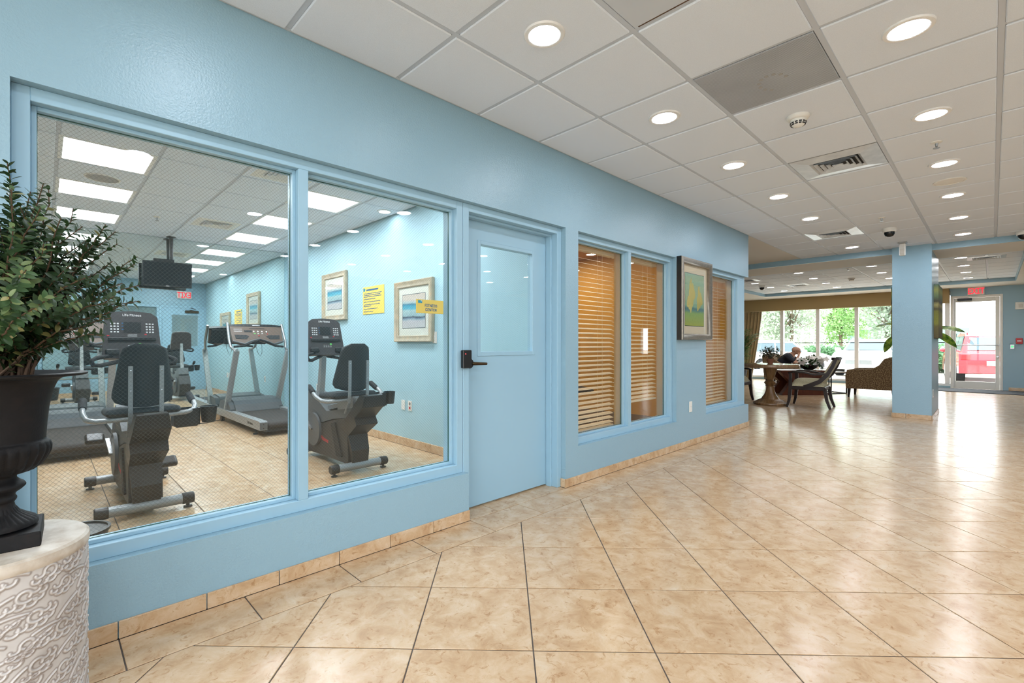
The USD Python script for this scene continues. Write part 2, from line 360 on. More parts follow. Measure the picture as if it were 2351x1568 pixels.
put('lever', MB().tube([(2.118, .13, 1.008), (2.118, .098, 1.008), (2.13, .092, 1.008), (2.24, .092, 1.004)], [.011, .011, .012, .009], 10), 'bronze', h, 40, label='bronze lever')
put('door_closer', MB().bbox(2.5, 2.79, .197, .25, 1.9, 1.96, .006).tube([(2.6, .225, 1.96), (2.72, .3, 1.985), (2.62, .21, 2.03)], .008, 6), 'bronze', d)

# --- far storefront and exit door of the lounge
g = thing('window_6', kind='structure')
cuts = [3.75, 3.21, 2.26, 1.30, .358, -.59, -1.53]
put('window_frame', MB().bbox(XW + .03, XW + .15, -1.59, 3.75, .055, .115).bbox(XW + .03, XW + .15, -1.59, 3.75, 2.4, 2.5), 'trim_white', g)
for i, c in enumerate(cuts):
    put('mullion', MB().bbox(XW + .02, XW + .16, c - .045, c + .045, .115, 2.4, .004), 'trim_white', g)
    if i: put('pane', MB().box(XW + .08, XW + .088, c + .045, cuts[i - 1] - .045, .115, 2.4), 'pane', g)
put('push_rail', MB().box(XW + .06, XW + .075, -1.5, 3.7, 1.168, 1.186), 'iron_black', g)
d2 = thing('door_2', kind='structure')
m = MB(); m.bbox(XW - .01, XW + .15, -1.65, -1.59, 0, 2.365); m.bbox(XW - .01, XW + .15, -2.51, -2.46, 0, 2.365); m.bbox(XW - .01, XW + .15, -2.46, -1.65, 2.31, 2.365)
put('door_frame', m, 'plastic_white', d2)
m = MB(); m.bbox(XW + .03, XW + .08, -1.69, -1.652, .012, 2.305); m.bbox(XW + .03, XW + .08, -2.458, -2.385, .012, 2.305); m.bbox(XW + .03, XW + .08, -2.385, -1.69, 2.205, 2.305); m.bbox(XW + .03, XW + .08, -2.385, -1.69, .012, .195)
put('door_leaf', m, 'plastic_white', d2)
put('pane', MB().box(XW + .05, XW + .058, -2.385, -1.69, .195, 2.205), 'pane', d2)
put('push_bar', MB().tube([(XW - .03, -1.68, 1.11), (XW - .03, -2.44, 1.11)], .012, 8).box(XW - .03, XW + .03, -1.69, -1.67, 1.095, 1.125).box(XW - .03, XW + .03, -2.45, -2.43, 1.095, 1.125), 'steel', d2)
put('door_closer', MB().bbox(XW - .05, XW + .03, -1.98, -1.72, 2.235, 2.295, .006), 'black_plastic', d2)
put('lock', MB().cyl((XW - .002, -2.42, .83), (XW + .03, -2.42, .83), .022), 'steel', d2)

# --- floors: 18 inch tiles, laid diagonally in the lobby
rnd = random.Random(5)
SLAB = MB().box(-3.75, 17.2, -7.4, 5.85, -.12, -.0032)
fl = struct('floor', SLAB, 'grout')
def proj_area(P):
    P = np.asarray(P, float); x, y, z = P[:, 0], P[:, 1] - CAM[1], -CAM[2]
    s, c = math.sin(.7586), math.cos(.7586); dd = x * s + y * c
    if dd.min() < .15: return 0
    u, v = 1131 + 1087 * (x * c - y * s) / dd, 790 - 1087 * z / dd
    if u.max() < 0 or u.min() > 2351 or v.min() > 1568: return 0
    u, v = np.clip(u, 0, 2351), np.clip(v, 0, 1568)
    return abs(np.dot(u, np.roll(v, 1)) - np.dot(v, np.roll(u, 1))) / 2
def tile_mesh(poly, th=.006, z=0., gap=.0026):
    P = poly.buffer(-gap, join_style=2)
    if P.is_empty or P.area < .0006: return None
    Q = P.buffer(-.0018, join_style=2)
    if Q.is_empty or len(Q.exterior.coords) != len(P.exterior.coords): Q = P
    a, b = np.array(P.exterior.coords)[:-1], np.array(Q.exterior.coords)[:-1]; n = len(a)
    if Polygon(a).exterior.is_ccw is False: a, b = a[::-1], b[::-1]
    v = np.vstack([np.c_[a, np.full(n, z - th)], np.c_[a, np.full(n, z - .0012)], np.c_[b, np.full(n, z)]])
    f = []
    for L in (0, n):
        for i in range(n): j = (i + 1) % n; f += [(L + i, L + j, L + n + j), (L + i, L + n + j, L + n + i)]
    f += [(2 * n, 2 * n + i, 2 * n + i + 1) for i in range(1, n - 1)]
    return trimesh.Trimesh(v, np.array(f), process=False)
ang = -.7825; ux = np.array([math.cos(ang), math.sin(ang)]); uy = np.array([-math.sin(ang), math.cos(ang)]); ts = .4509; org = np.array([1.3219, -.5189])
region = unary_union([sbox(-3.6, -7.2, 16.95, -.249), sbox(7.36, -.3, 16.95, 4.6)])
cand = []
for i in range(-40, 50):
    for j in range(-45, 50):
        p = org + ts * (i * ux + j * uy)
        if not (-5 < p[0] < 18 and -8 < p[1] < 6): continue
        q = Polygon([p, p + ts * ux, p + ts * (ux + uy), p + ts * uy]).intersection(region)
        for gq in getattr(q, 'geoms', [q]):
            if gq.is_empty or gq.geom_type != 'Polygon' or gq.area < .002: continue
            cand.append((proj_area(np.array(gq.exterior.coords)[:-1]), gq))
bx = [-3.6] + [.211 + .4482 * k for k in range(-8, 16)] + [7.11]
for a, b in zip(bx, bx[1:]): cand.append((proj_area([(a, -.249), (b, -.249), (b, -.008), (a, -.008)]) + 500, sbox(a, -.249, b, -.008)))
for a, b in ((2.0, 2.257), (2.257, 2.713), (2.713, 2.999)): cand.append((900, sbox(a, -.008, b, .21)))
cand.append((300, sbox(7.11, -.249, 7.36, .2))); cand += [(0, sbox(7.121, .2 + .448 * k, 7.36, .648 + .448 * k)) for k in range(9)]
cand.sort(key=lambda c: -c[0])
rest = MB()
for k, (ar, gq) in enumerate(cand):
    t = tile_mesh(gq)
    if t is None: continue
    if k < 296 and ar > 0: put('floor_tile', t, 'floor_tile', fl)
    else: rest.tm(t)
put('far_floor_tiles', rest, 'floor_tile', fl, kind='stuff')
fl2 = thing('floor', kind='structure')        # gym: same tile, square to the walls
rest = MB()
gx = [-3.45 + 0] + [.338 + .4545 * k for k in range(-8, 6)] + [2.945]; gy = [.21] + [.58 + .4545 * k for k in range(0, 12)] + [5.72]
gx = [x for x in gx if -3.46 < x < 2.95]; gy = [y for y in gy if .2 < y < 5.73]
gx, gy = sorted(set(gx)), sorted(set(gy))
for a, b in zip(gx, gx[1:]):
    for c, e in zip(gy, gy[1:]):
        t = tile_mesh(sbox(a, c, b, e))
        if t is not None: (put('floor_tile', t, 'floor_tile', fl2) if a > -1.2 else rest.tm(t))
put('far_floor_tiles', rest, 'floor_tile', fl2, kind='stuff')
struct('floor', MB().box(3.17, 6.97, T, 4.6, -.004, 0), 'office_floor')

# --- skirting tiles
def skirting(name, segs, hgt=.068):
    t = thing(name, kind='structure')
    for a in segs: put('skirting_tile', MB().bbox(*a, 0.001, hgt, .0015), 'floor_tile', t)
xs = [.209 + .3007 * k for k in range(-12, 6)] + [2.002]
seg = [(a + .002, b - .002, -.0105, -.0005) for a, b in zip(xs, xs[1:]) if b - a > .03]
xs = [2.995, 3.145 + .0] + [3.145 + .3007 * k for k in range(1, 14)] + [7.12]
seg += [(a + .002, b - .002, -.0105, -.0005) for a, b in zip(xs, xs[1:]) if b - a > .03] + [(2.999, 3.0095, 0, .044)]
skirting('baseboard_left', seg)
skirting('baseboard_gym_right', [(2.944, 2.9545, .215 + .3 * k, .511 + .3 * k) for k in range(18)], .09)
skirting('baseboard_gym_back', [(-3.4 + .3 * k, -3.104 + .3 * k, 5.719, 5.7295) for k in range(21)], .09)
skirting('baseboard_gym_front', [(-3.4 + .3 * k, -3.104 + .3 * k, .2005, .211) for k in range(18)], .09)
skirting('baseboard_far', [(16.94, 16.9495, -7.1 + .3 * k, -6.804 + .3 * k) for k in range(15)], .09)

# --- the blue column
CX0, CX1, CY0, CY1 = 9.63, 10.9, -1.71, -1.255
struct('column', MB().box(CX0, CX1, CY0, CY1, 0, H), 'wall_blue')
skirting('baseboard_column', [(CX0 - .012, CX0 - .0005, CY0 + .002, CY0 + .29), (CX0 - .012, CX0 - .0005, CY0 + .294, CY1)] + [(CX0 - .012 + .32 * k, CX0 + .304 + .32 * k, CY0 - .012, CY0 - .0005) for k in range(4)] + [(CX0 + .32 * k, CX0 + .316 + .32 * k, CY1 + .0005, CY1 + .012) for k in range(4)], .07)

# --- ceilings: 2 ft grid with dropped-edge tiles
def tile_ceiling(name, x0, x1, y0, y1, z, px, py, sp, keep, skip=(), seen=lambda x, y: True):
    t = thing(name, kind='structure')
    put('slab', MB().box(x0, x1, y0, y1, z + .02, z + .2), 'ceil_grid', t)
    xs = [px + sp * k for k in range(-60, 60) if x0 < px + sp * k < x1]; ys = [py + sp * k for k in range(-60, 60) if y0 < py + sp * k < y1]
    gm = MB()
    for y in ys: gm.box(x0, x1, y - .012, y + .012, z, z + .02)
    put('main_runner', gm, 'ceil_grid', t)
    gm = MB()
    for x in xs: gm.box(x - .0119, x + .0119, y0, y1, z + .0005, z + .02)
    gm.box(x0, x1, y1 - .022, y1, z - .001, z + .02); gm.box(x0, x1, y0, y0 + .022, z - .001, z + .02)
    put('cross_tee', gm, 'ceil_grid', t)
    xs = [x0] + xs + [x1]; ys = [y0] + ys + [y1]; rest = MB(); n = 0
    for i in range(len(xs) - 1):
        for j in range(len(ys) - 1):
            a, b, c, e = xs[i] + .0128, xs[i + 1] - .0128, ys[j] + .0128, ys[j + 1] - .0128
            if b - a < .02 or e - c < .02: continue
            mx, my = (a + b) / 2, (c + e) / 2
            if any(abs(mx - q[0]) < .2 and abs(my - q[1]) < .2 for q in skip): continue
            k = MB().bbox(a, b, c, e, z - .007, z + .019, .005)
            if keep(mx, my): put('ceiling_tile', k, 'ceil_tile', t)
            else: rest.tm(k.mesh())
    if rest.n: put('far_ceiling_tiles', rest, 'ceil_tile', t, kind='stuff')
    return t
def infront(x, y): return x * .688 + (y - CAM[1]) * .726 > .9 and (x * .726 - (y - CAM[1]) * .688) / (x * .688 + (y - CAM[1]) * .726) < 1.2
TX, TY, TS = .8471, -.534, .6096
tc = lambda i, j: (TX + TS * (i + .5), TY - TS * (j + .5))     # centre of a lobby ceiling cell
tile_ceiling('ceiling', -3.6, 9.73, -7.2, 0, H, TX, TY, TS, lambda x, y: x > -.2 and y > -4.4 and infront(x, y), [tc(3, 1), tc(6, 1), tc(11, 0), tc(1, 1)])
tile_ceiling('ceiling', -3.45, 2.955, T, 5.73, H, .075, 2.275, .597, lambda x, y: x > -1.2, [(.3735, 2.5735 + 1.194 * k) for k in range(-1, 3)] + [(2.1645, 2.5735 + 1.194 * k) for k in range(-1, 3)])
tile_ceiling('ceiling', 10.75, 15.8, -2.7, 2.385, H, 10.94, .175, .6096, lambda x, y: x > 11.4)
struct('ceiling', MB().box(3.17, 6.97, T, 4.6, H, H + .1), 'office_ceiling')
m = MB()
m.box(9.745, 10.75, -7.2, 4.6, 2.555, H + .2); m.box(15.8, 16.95, -7.2, 4.6, 2.56, H + .2); m.box(10.75, 15.8, 2.385, 4.6, 2.56, H + .2); m.box(10.75, 15.8, -7.2, -2.7, 2.56, H + .2)
m.box(7.11, 9.745, 0, 4.6, H, H + .2)
struct('trim_5', m, 'soffit_white')
m = MB(); m.box(9.73, 9.745, -7.2, 4.6, 2.555, H); m.box(15.785, 15.8, -2.7, 2.385, 2.56, H); m.box(10.75, 15.785, 2.37, 2.385, 2.56, H); m.box(10.75, 15.785, -2.7, -2.685, 2.56, H)
struct('trim_6', m, 'wall_blue')

# --- the mirror that covers the gym's back wall
mr = thing('wall_mirror', 'wall of mirror panels behind the treadmills in the gym', 'mirror', (0, 0, 0))
for a, b in ((-3.4, -1.72), (-1.72, -.57), (-.57, .58), (.58, 1.73), (1.73, 2.885)):
    put('mirror_panel', MB().box(a + .0012, b - .0012, 5.717, 5.728, .1, 2.64), 'mirror', mr)

struct('ground', MB().box(-60, 90, -80, 80, -.4, -.16), 'pavement')
# ---------------------------------------------------------------- gym equipment
def text(parent, name, s, hgt, material, M, bold=False, depth=.0015, center=True, squash=1.):
    m = meshkit.text_mesh(s, hgt, depth, bold); v = np.array(m.vertices)
    if center: v[:, 0] -= v[:, 0].max() / 2; v[:, 1] -= hgt / 2
    v[:, 0] *= squash
    v = v @ np.asarray(M)[:3, :3].T + np.asarray(M)[:3, 3]
    return put(name, trimesh.Trimesh(v, m.faces, process=False), material, parent)
def rpoly(P, r): return Polygon(P).buffer(-r).buffer(r, quad_segs=4)
def face_frame(c, tilt):
    """x to the right, y up the panel, z out of it towards -y, leaning back by tilt degrees"""
    return tr(*c) @ rot(RX, 90 - tilt)
def make_bike(label):
    t = thing('recumbent_bike', label, 'exercise bike', (0, 0, 0), 0, 'recumbent exercise bikes')
    for y, nm in ((0, 'rear_stabilizer'), (.975, 'front_stabilizer')):
        s = put(nm, MB().cyl((-.21, y, .062), (.21, y, .062), .034, n=20), 'silver_paint', t, 40)
        for sx in (-1, 1):
            put('end_cap', MB().tube([(sx * .2, y, .062), (sx * .205, y, .062), (sx * .265, y, .062), (sx * .272, y, .062)], [.036, .039, .039, .034], 20), 'black_plastic', s, 40)
            put('foot', MB().lathe([(.011, .03), (.011, .012), (.025, .01), (.028, .001), (.024, 0)], 16, (sx * .236, y, 0)), 'black_plastic', s, 40)
    lower = rpoly([(.03, .075), (.5, .075), (.93, .06), (1.07, .13), (1.12, .34), (1.0, .52), (.86, .34), (.62, .36), (.35, .43), (.02, .49), (.05, .33)], .02)
    put('lower_shroud', MB().prism(lower, -.095, .095), 'dark_shroud', t, 30)
    upper = rpoly([(-.02, .495), (.36, .44), (.64, .37), (.85, .35), (1.0, .53), (.93, .66), (.72, .60), (.5, .50), (-.17, .60), (-.16, .55)], .012)
    put('upper_shroud', MB().prism(upper, -.085, .085), 'gray_shroud', t, 30)
    for sx in (-1, 1):
        slot = rpoly([(.13, .12), (.24, .12), (.36, .40), (.28, .42)], .012)
        x = sorted((sx * .095, sx * .108)); put('side_panel', MB().prism(slot, x[0], x[1]), 'black_matte', t, 30)
        x = sorted((sx * .095, sx * .118)); put('crank_disc', MB().cyl((x[0], .74, .30), (x[1], .74, .30), .16, n=36), 'gray_shroud', t, 30)
    back = rpoly([(-.015, .07), (.13, .07), (.1, .33), (.14, .42), (-.02, .55), (-.16, .70), (-.25, .70), (-.24, .60), (-.10, .50), (-.14, .44), (.03, .33), (-.02, .2)], .008)
    rc = MB().prism(back, -.105, .105); q = rc.v[0]; q[:, 0] *= np.interp(q[:, 2], [.07, .30, .46, .62, .70], [.72, .86, 1., .96, .80]); put('rear_cover', rc, 'black_plastic', t, 30)
    put('seat_rail', MB().hull([(x, y, z) for x in (-.045, .045) for y, z in ((-.23, .665), (-.23, .705), (.55, .50), (.55, .54))]), 'steel', t)
    put('seat_carriage', MB().hull([(x, y, z) for x in (-.075, .075) for y, z in ((-.02, .56), (.28, .52), (-.02, .68), (.28, .64))]), 'steel', t)
    put('seat', MB().rbox((0, .23, .675), (.42, .34, .055), .026, rot(RX, -3)), 'seat_gray', t, 50)
    # back rest: a shell bent round the sitter, broad below and narrower above
    v = []; nu, nv = 15, 13
    for side in (0, 1):
        for j in range(nv):
            q = j / (nv - 1); z = .745 + .40 * q; hw = .180 - .060 * q
            if q > .84: hw *= max(0.0, 1 - ((q - .84) / .17) ** 3) ** .40
            if q < .1: hw *= .86 + .14 * q / .1
            for i in range(nu):
                u = 2 * i / (nu - 1) - 1; x = hw * u; dep = .55 * x * x / .17
                dz = -.03 * (1 - u * u) * max(0, 1 - q / .25)
                v.append((x, .03 + .12 * (.5 - q) * .4 + dep + (.034 if side else 0), z + dz))
    f = []; N = nu * nv
    for j in range(nv - 1):
        for i in range(nu - 1):
            a = j * nu + i; f.append((a, a + 1, a + nu + 1, a + nu)); f.append((N + a, N + a + nu, N + a + nu + 1, N + a + 1))
        a = j * nu; f.append((a, a + nu, N + a + nu, N + a)); a = j * nu + nu - 1; f.append((a, N + a, N + a + nu, a + nu))
    for i in range(nu - 1): f.append((i, N + i, N + i + 1, i + 1)); a = (nv - 1) * nu + i; f.append((a, a + 1, N + a + 1, N + a))
    put('backrest', MB().add(v, f), 'backrest_black', t, 50)
    for sx in (-1, 1):
        b = put('backrest_upright', MB().tube([(sx * .085, .10, .52), (sx * .085, .03, .62), (sx * .085, .018, .70), (sx * .085, .012, .995)], .0125, flat=.55), 'silver_paint', t)
        for z in (.83, .965): put('bolt', MB().ell((sx * .085, .004, z), (.005, .003, .005), 1), 'chrome', b, True)
    hb = put('seat_handlebar', MB().tube([(-.31, .36, .755), (-.315, .27, .715), (-.315, .19, .675), (-.30, .12, .648), (-.26, .09, .638), (-.1, .075, .640), (.1, .075, .648), (.24, .085, .655), (.29, .11, .665), (.315, .18, .685), (.32, .26, .715), (.31, .35, .755)], .0165, 12), 'silver_paint', t, 50)
    for sx in (-1, 1): put('grip', MB().tube([(sx * .315, .25, .708), (sx * .313, .27, .716), (sx * .309, .36, .756), (sx * .309, .37, .760)], [.021, .024, .024, .018], 14), 'rubber', hb, 40)
    tray = put('accessory_tray', MB().lathe([(.044, 0), (.048, .02), (.056, .11), (.058, .118), (.053, .118), (.047, .03), (.001, .03)], 24, (.40, .16, .56)), 'black_plastic', t, 40)
    m = MB(); a, b, c, e, z0, z1 = .17, .33, .09, .22, .545, .675
    m.hull([(x, y, z0) for x in (a + .015, b - .015) for y in (c + .01, e - .01)] + [(x, y, z0 + .012) for x in (a + .012, b - .012) for y in (c + .008, e - .008)])
    for q in ((a, b, c, c + .006), (a, b, e - .006, e), (a, a + .006, c, e), (b - .006, b, c, e)): m.box(*q, z0 + .01, z1)
    put('bin', m, 'black_plastic', tray)
    # pedals
    for sx, a in ((-1, 35), (1, 215)):
        ca, sa = math.cos(math.radians(a)), math.sin(math.radians(a)); p = (sx * .14, .74 + .17 * ca, .30 + .17 * sa)
        k = put('crank', MB().tube([(sx * .125, .74, .30), (sx * .14, p[1], p[2])], .013, flat=.6), 'steel', t)
        put('pedal', MB().rbox((sx * .215, p[1], p[2] + .01), (.12, .11, .045), .018, rot(RX, 25)), 'black_plastic', k, 40)
    # console on its post
    put('console_post', MB().tube([(0, .86, .50), (0, .80, .75), (0, .76, 1.05), (0, .75, 1.15)], [.034, .032, .028, .026], flat=.8), 'silver_paint', t)
    M = face_frame((0, .70, 1.20), 14)
    shell = Polygon([(-.185, -.17), (.185, -.17), (.165, .16), (.12, .195), (0, .205), (-.12, .195), (-.165, .16)]).buffer(-.02).buffer(.02, quad_segs=4)
    c = put('console', MB().prism(shell, -.055, 0, 'xy').moved(M), 'console_dark', t, 30)
    put('reading_rack', MB().bbox(-.15, .15, -.035, -.01, 0, .018, .004).moved(M), 'black_plastic', c)
    put('display', MB().box(-.055, .055, .03, .115, 0, .002).moved(M), 'black_plastic', c)
    for sx in (-1, 1):
        m = MB()
        for i in range(3):
            for j in range(4): m.box(sx * .11 - .024 + i * .02, sx * .11 - .012 + i * .02, .03 + j * .022, .041 + j * .022, 0, .002)
        put('keypad', m.moved(M), 'ink_white', c)
    put('quick_start', MB().lathe([(.011, 0), (.011, .003), (.001, .003)], 20, (.045, -.062, 0)).moved(M), 'ink_green', c)
    put('stop_button', MB().box(.076, .09, .012, .022, 0, .002).box(-.155, -.14, .0, .01, 0, .002).moved(M), 'ink_red', c)
    put('side_keys', MB().box(-.065, -.052, .10, .11, 0, .002).box(-.065, -.052, .075, .085, 0, .002).box(-.065, -.052, .05, .06, 0, .002).moved(M), 'ink_blue', c)
    m = MB()
    for i in range(4):
        for j in range(2): m.box(-.03 + i * .022, -.016 + i * .022, -.075 - j * .016, -.071 - j * .016, 0, .002)
    for j in range(3): m.box(-.03, .03, .0 + j * .007, .002 + j * .007, 0, .002)
    put('small_print', m.moved(M), 'ink_white', c)
    put('cup_well', MB().rbox((-.125, -.125, .006), (.085, .05, .03), .012).rbox((.125, -.125, .006), (.085, .05, .03), .012).moved(M), 'black_plastic', c, 40)
    text(c, 'lettering', 'Life Fitness', .017, 'ink_white', M @ tr(0, .172, .0), True, squash=.95)
    for sx in (-1, 1):
        put('console_handle', MB().tube([(sx * .03, .74, 1.02), (sx * .12, .66, 1.0), (sx * .2, .56, .985), (sx * .245, .52, .99), (sx * .255, .535, 1.02), (sx * .22, .60, 1.04), (sx * .12, .68, 1.055)], .0155, 10), 'rubber', t, 50)
    for sx in (-1, 1): text(t, 'side_lettering', 'Life Fitness', .035, 'ink_red', tr(sx * .0955, .56, .235) @ rot(RZ, 90 * sx) @ rot(RX, 90) @ rot(RZ, 6 * sx), True)
    return t
bk = make_bike('recumbent exercise bike nearest the planter, seen straight from behind its seat')
bk.GetAttribute('xformOp:translate').Set(Gf.Vec3d(.50, 1.56, 0))
dup(bk, (2.05, 1.56, 0), 0, 'recumbent exercise bike behind the window with the yellow sign, seen from its side')

def make_treadmill(label):
    t = thing('treadmill', label, 'treadmill', (0, 0, 0), 0, 'treadmills facing the mirror')
    for sx in (-1, 1):
        x = sorted((sx * .30, sx * .39))
        r = put('side_rail', MB().hull([(a, y, z) for a in x for y, z in ((0, .085), (0, .185), (.03, .195), (1.86, .195), (1.86, .10))]), 'silver_paint', t)
        put('rail_end', MB().bbox(x[0] + .004, x[1] - .004, -.012, .0, .092, .18, .003), 'gray_shroud', r)
        for z in (.112, .158): put('screw', MB().cyl((sx * .35, -.016, z), (sx * .35, -.011, z), .007, n=10), 'black_plastic', r)
        put('foot', MB().lathe([(.008, .09), (.008, .02), (.03, .016), (.033, .002), (.028, 0)], 16, (sx * .345, .28, 0)), 'black_plastic', r, 40)
        put('wheel', MB().cyl((sx * .345 - .02, 1.72, .045), (sx * .345 + .02, 1.72, .045), .045, n=20), 'black_plastic', r, 40)
        u = put('upright', MB().tube([(sx * .35, 1.5, .18), (sx * .35, 1.45, .27), (sx * .35, 1.03, 1.05)], .034, flat=.6), 'silver_paint', t)
        put('arm', MB().tube([(sx * .35, 1.01, 1.055), (sx * .355, 1.12, 1.06), (sx * .375, 1.2, 1.1), (sx * .385, 1.24, 1.19), (sx * .375, 1.37, 1.44)], .019, 10), 'steel', u, 50)
    put('belt', MB().rbox((0, .7, .135), (.60, 1.42, .075), .035), 'belt_black', t, 50)
    put('base_pan', MB().box(-.30, .30, .04, 1.8, .05, .10), 'black_matte', t)
    hood = rpoly([(1.22, .165), (1.26, .24), (1.36, .325), (1.5, .35), (1.78, .33), (1.86, .24), (1.86, .1), (1.3, .1)], .03)
    put('motor_hood', MB().prism(hood, -.30, .30), 'gray_shroud', t, 40)
    for sx in (-1, 1): x = sorted((sx * .30, sx * .36)); put('hood_cheek', MB().prism(rpoly([(1.24, .19), (1.36, .30), (1.5, .33), (1.76, .31), (1.84, .22), (1.84, .19)], .02), x[0], x[1]), 'gray_shroud', t, 40)
    M = face_frame((0, 1.27, 1.28), 30)
    shell = Polygon([(-.345, -.115), (-.2, -.165), (-.11, -.12), (0, -.085), (.11, -.12), (.2, -.165), (.345, -.115), (.355, .12), (.36, .155), (.2, .17), (-.2, .17), (-.36, .155), (-.355, .12)]).buffer(-.012).buffer(.012, quad_segs=3)
    c = put('console', MB().prism(shell, -.05, 0, 'xy').moved(M), 'console_brown', t, 30)
    put('console_back', MB().bbox(-.33, .33, -.10, .15, -.085, -.05, .01).bbox(-.14, .14, -.09, .03, -.14, -.085, .01).moved(M), 'black_matte', c)
    put('top_trim', MB().prism(Polygon([(-.355, .135), (.355, .135), (.362, .158), (.2, .174), (-.2, .174), (-.362, .158)]), -.052, .004, 'xy').moved(M), 'black_plastic', c)
    text(c, 'lettering', 'Life Fitness', .014, 'ink_white', M @ tr(0, .153, .004), True)
    put('display', MB().box(-.175, -.07, .035, .07, 0, .002).moved(M), 'black_plastic', c, label='dark red number display')
    put('message_strip', MB().box(-.10, .11, .095, .104, 0, .002).moved(M), 'black_plastic', c)
    m = MB()
    for x in (-.045, .012, .068, .13): m.ell((x, .05, 0), (.010, .014, .003), 1)
    put('keypad', m.moved(M), 'ink_white', c, True)
    m = MB()
    for x in (.012, .068): m.box(x - .012, x + .012, .012, .02, 0, .002)
    for j in range(3): m.box(-.31, -.20, .085 - j * .018, .088 - j * .018, 0, .002)
    put('small_print', m.moved(M), 'ink_white', c)
    put('start_button', MB().box(-.05, -.022, .01, .021, 0, .002).moved(M), 'ink_green', c)
    put('stop_button', MB().ell((.015, -.022, 0), (.014, .01, .006), 1).ell((.14, .012, 0), (.01, .01, .004), 1).moved(M), 'ink_red', c, True)
    for sx in (-1, 1): put('cup_holder', MB().prism(Polygon([(sx * .30, -.075), (sx * .31, -.01), (sx * .15, -.012), (sx * .12, -.035), (sx * .16, -.08)]).buffer(0), -.002, .004, 'xy').moved(M), 'black_matte', c)
    put('lower_lip', MB().tube([(-.345, -.115, .0), (-.2, -.165, .01), (-.11, -.12, .01), (0, -.085, .01), (.11, -.12, .01), (.2, -.165, .01), (.345, -.115, .0)], .014, 8).moved(M), 'gray_shroud', c, 50)
    put('handrail', MB().tube([(-.34, -.19, -.03), (-.2, -.2, .02), (-.11, -.16, .05), (0, -.125, .06), (.11, -.16, .05), (.2, -.2, .02), (.34, -.19, -.03)], .015, 10).moved(M), 'rubber', t, 50)
    put('safety_cord', MB().tube([(-.04, 1.16, 1.19), (-.06, 1.15, 1.1), (-.03, 1.15, 1.0), (.0, 1.15, .96), (.02, 1.15, 1.02), (.02, 1.16, 1.16)], .0028, 5), 'black_plastic', t)
    for sx in (-1, 1): text(t, 'side_lettering', 'Life Fitness', .028, 'black_plastic', tr(sx * .3905, .35, .14) @ rot(RZ, 90 * sx) @ rot(RX, 90), True)
    return t
tm = make_treadmill('treadmill by the right wall of the gym, its tan console facing the window')
tm.GetAttribute('xformOp:translate').Set(Gf.Vec3d(2.295, 3.80, 0)); tm.GetAttribute('xformOp:rotateZ').Set(1.0)
dup(tm, (.245, 3.80, 0), 0, 'treadmill half hidden behind the urn and the nearest bike')
put('power_cable', MB().tube([(1.95, 5.60, .012), (1.7, 5.45, .006), (1.3, 5.5, .006), (1.0, 5.6, .006)], .006, 6), 'black_plastic', None, 50)
tag(stage.GetPrimAtPath('/World/power_cable'), 'black power cable on the gym floor from the right treadmill', 'cable')
# ceiling-hung television
tv = thing('television', 'black flat television hung from the gym ceiling on a pole', 'television', (1.245, 5.53, 0), -4)
put('screen_case', MB().bbox(-.285, .285, -.03, .03, 1.93, 2.275, .008).moved(tr(0, 0, 2.1) @ rot(RX, 5) @ tr(0, 0, -2.1)), 'black_plastic', tv)
put('screen', MB().box(-.268, .268, -.0325, -.03, 1.955, 2.26).moved(tr(0, 0, 2.1) @ rot(RX, 5) @ tr(0, 0, -2.1)), 'tv_black', tv)
put('back_case', MB().bbox(-.17, .17, .03, .075, 1.98, 2.24, .015), 'black_plastic', tv)
put('mount_bracket', MB().bbox(-.16, .08, .02, .10, 2.26, 2.32, .006), 'black_plastic', tv)
put('pole', MB().cyl((.05, .08, 2.3), (.05, .08, 2.64), .024, n=16), 'black_plastic', tv, 40)
put('ceiling_plate', MB().lathe([(.06, H - .012), (.06, H - .004), (.001, H - .004)], 24, (.05, .08, 0)), 'black_plastic', tv)
put('logo', MB().box(-.02, .02, -.034, -.032, 1.942, 1.948).moved(tr(0, 0, 2.1) @ rot(RX, 5) @ tr(0, 0, -2.1)), 'ink_white', tv)

# framed pictures: a profile swept round the edge, mat board, print, glass
def art(name, stops, seed, z0, z1, sc=(1, 1, 1), wob=.16):
    mat(name, {'g': ('texture_coordinate', {}), 'mp': ('mapping', {'location': (seed, seed * 2., 0.), 'scale': sc}), 'n': ('noise_texture', {'scale': 9., 'detail': 7., 'roughness': .65}),
              'sx': ('separate_xyz', {}), 'w': ('math', {'math_type': 'multiply_add', 'value2': wob, 'value3': -wob / 2 - z0 / (z1 - z0)}), 'a': ('math', {'math_type': 'multiply_add', 'value2': 1 / (z1 - z0)}),
              'r': ('rgb_ramp', {'ramp': [(q, lin(c)) for q, c in stops]}), 'n2': ('noise_texture', {'scale': 40., 'detail': 4.}), 'r2': ('rgb_ramp', {'ramp': [(.35, (.8, .8, .8)), (.6, (1., 1., 1.))]}),
              'mx': ('mix', {'mix_type': 'multiply', 'fac': .55}), 'p': ('principled_bsdf', {'roughness': .7})},
        [('g.object', 'sx.vector'), ('g.object', 'mp.vector'), ('mp.vector', 'n.vector'), ('n.fac', 'w.value1'), ('w.value', 'a.value3'), ('sx.z', 'a.value1'), ('a.value', 'r.fac'),
         ('g.object', 'n2.vector'), ('n2.fac', 'r2.fac'), ('r.color', 'mx.color1'), ('r2.color', 'mx.color2'), ('mx.color', 'p.base_color')])
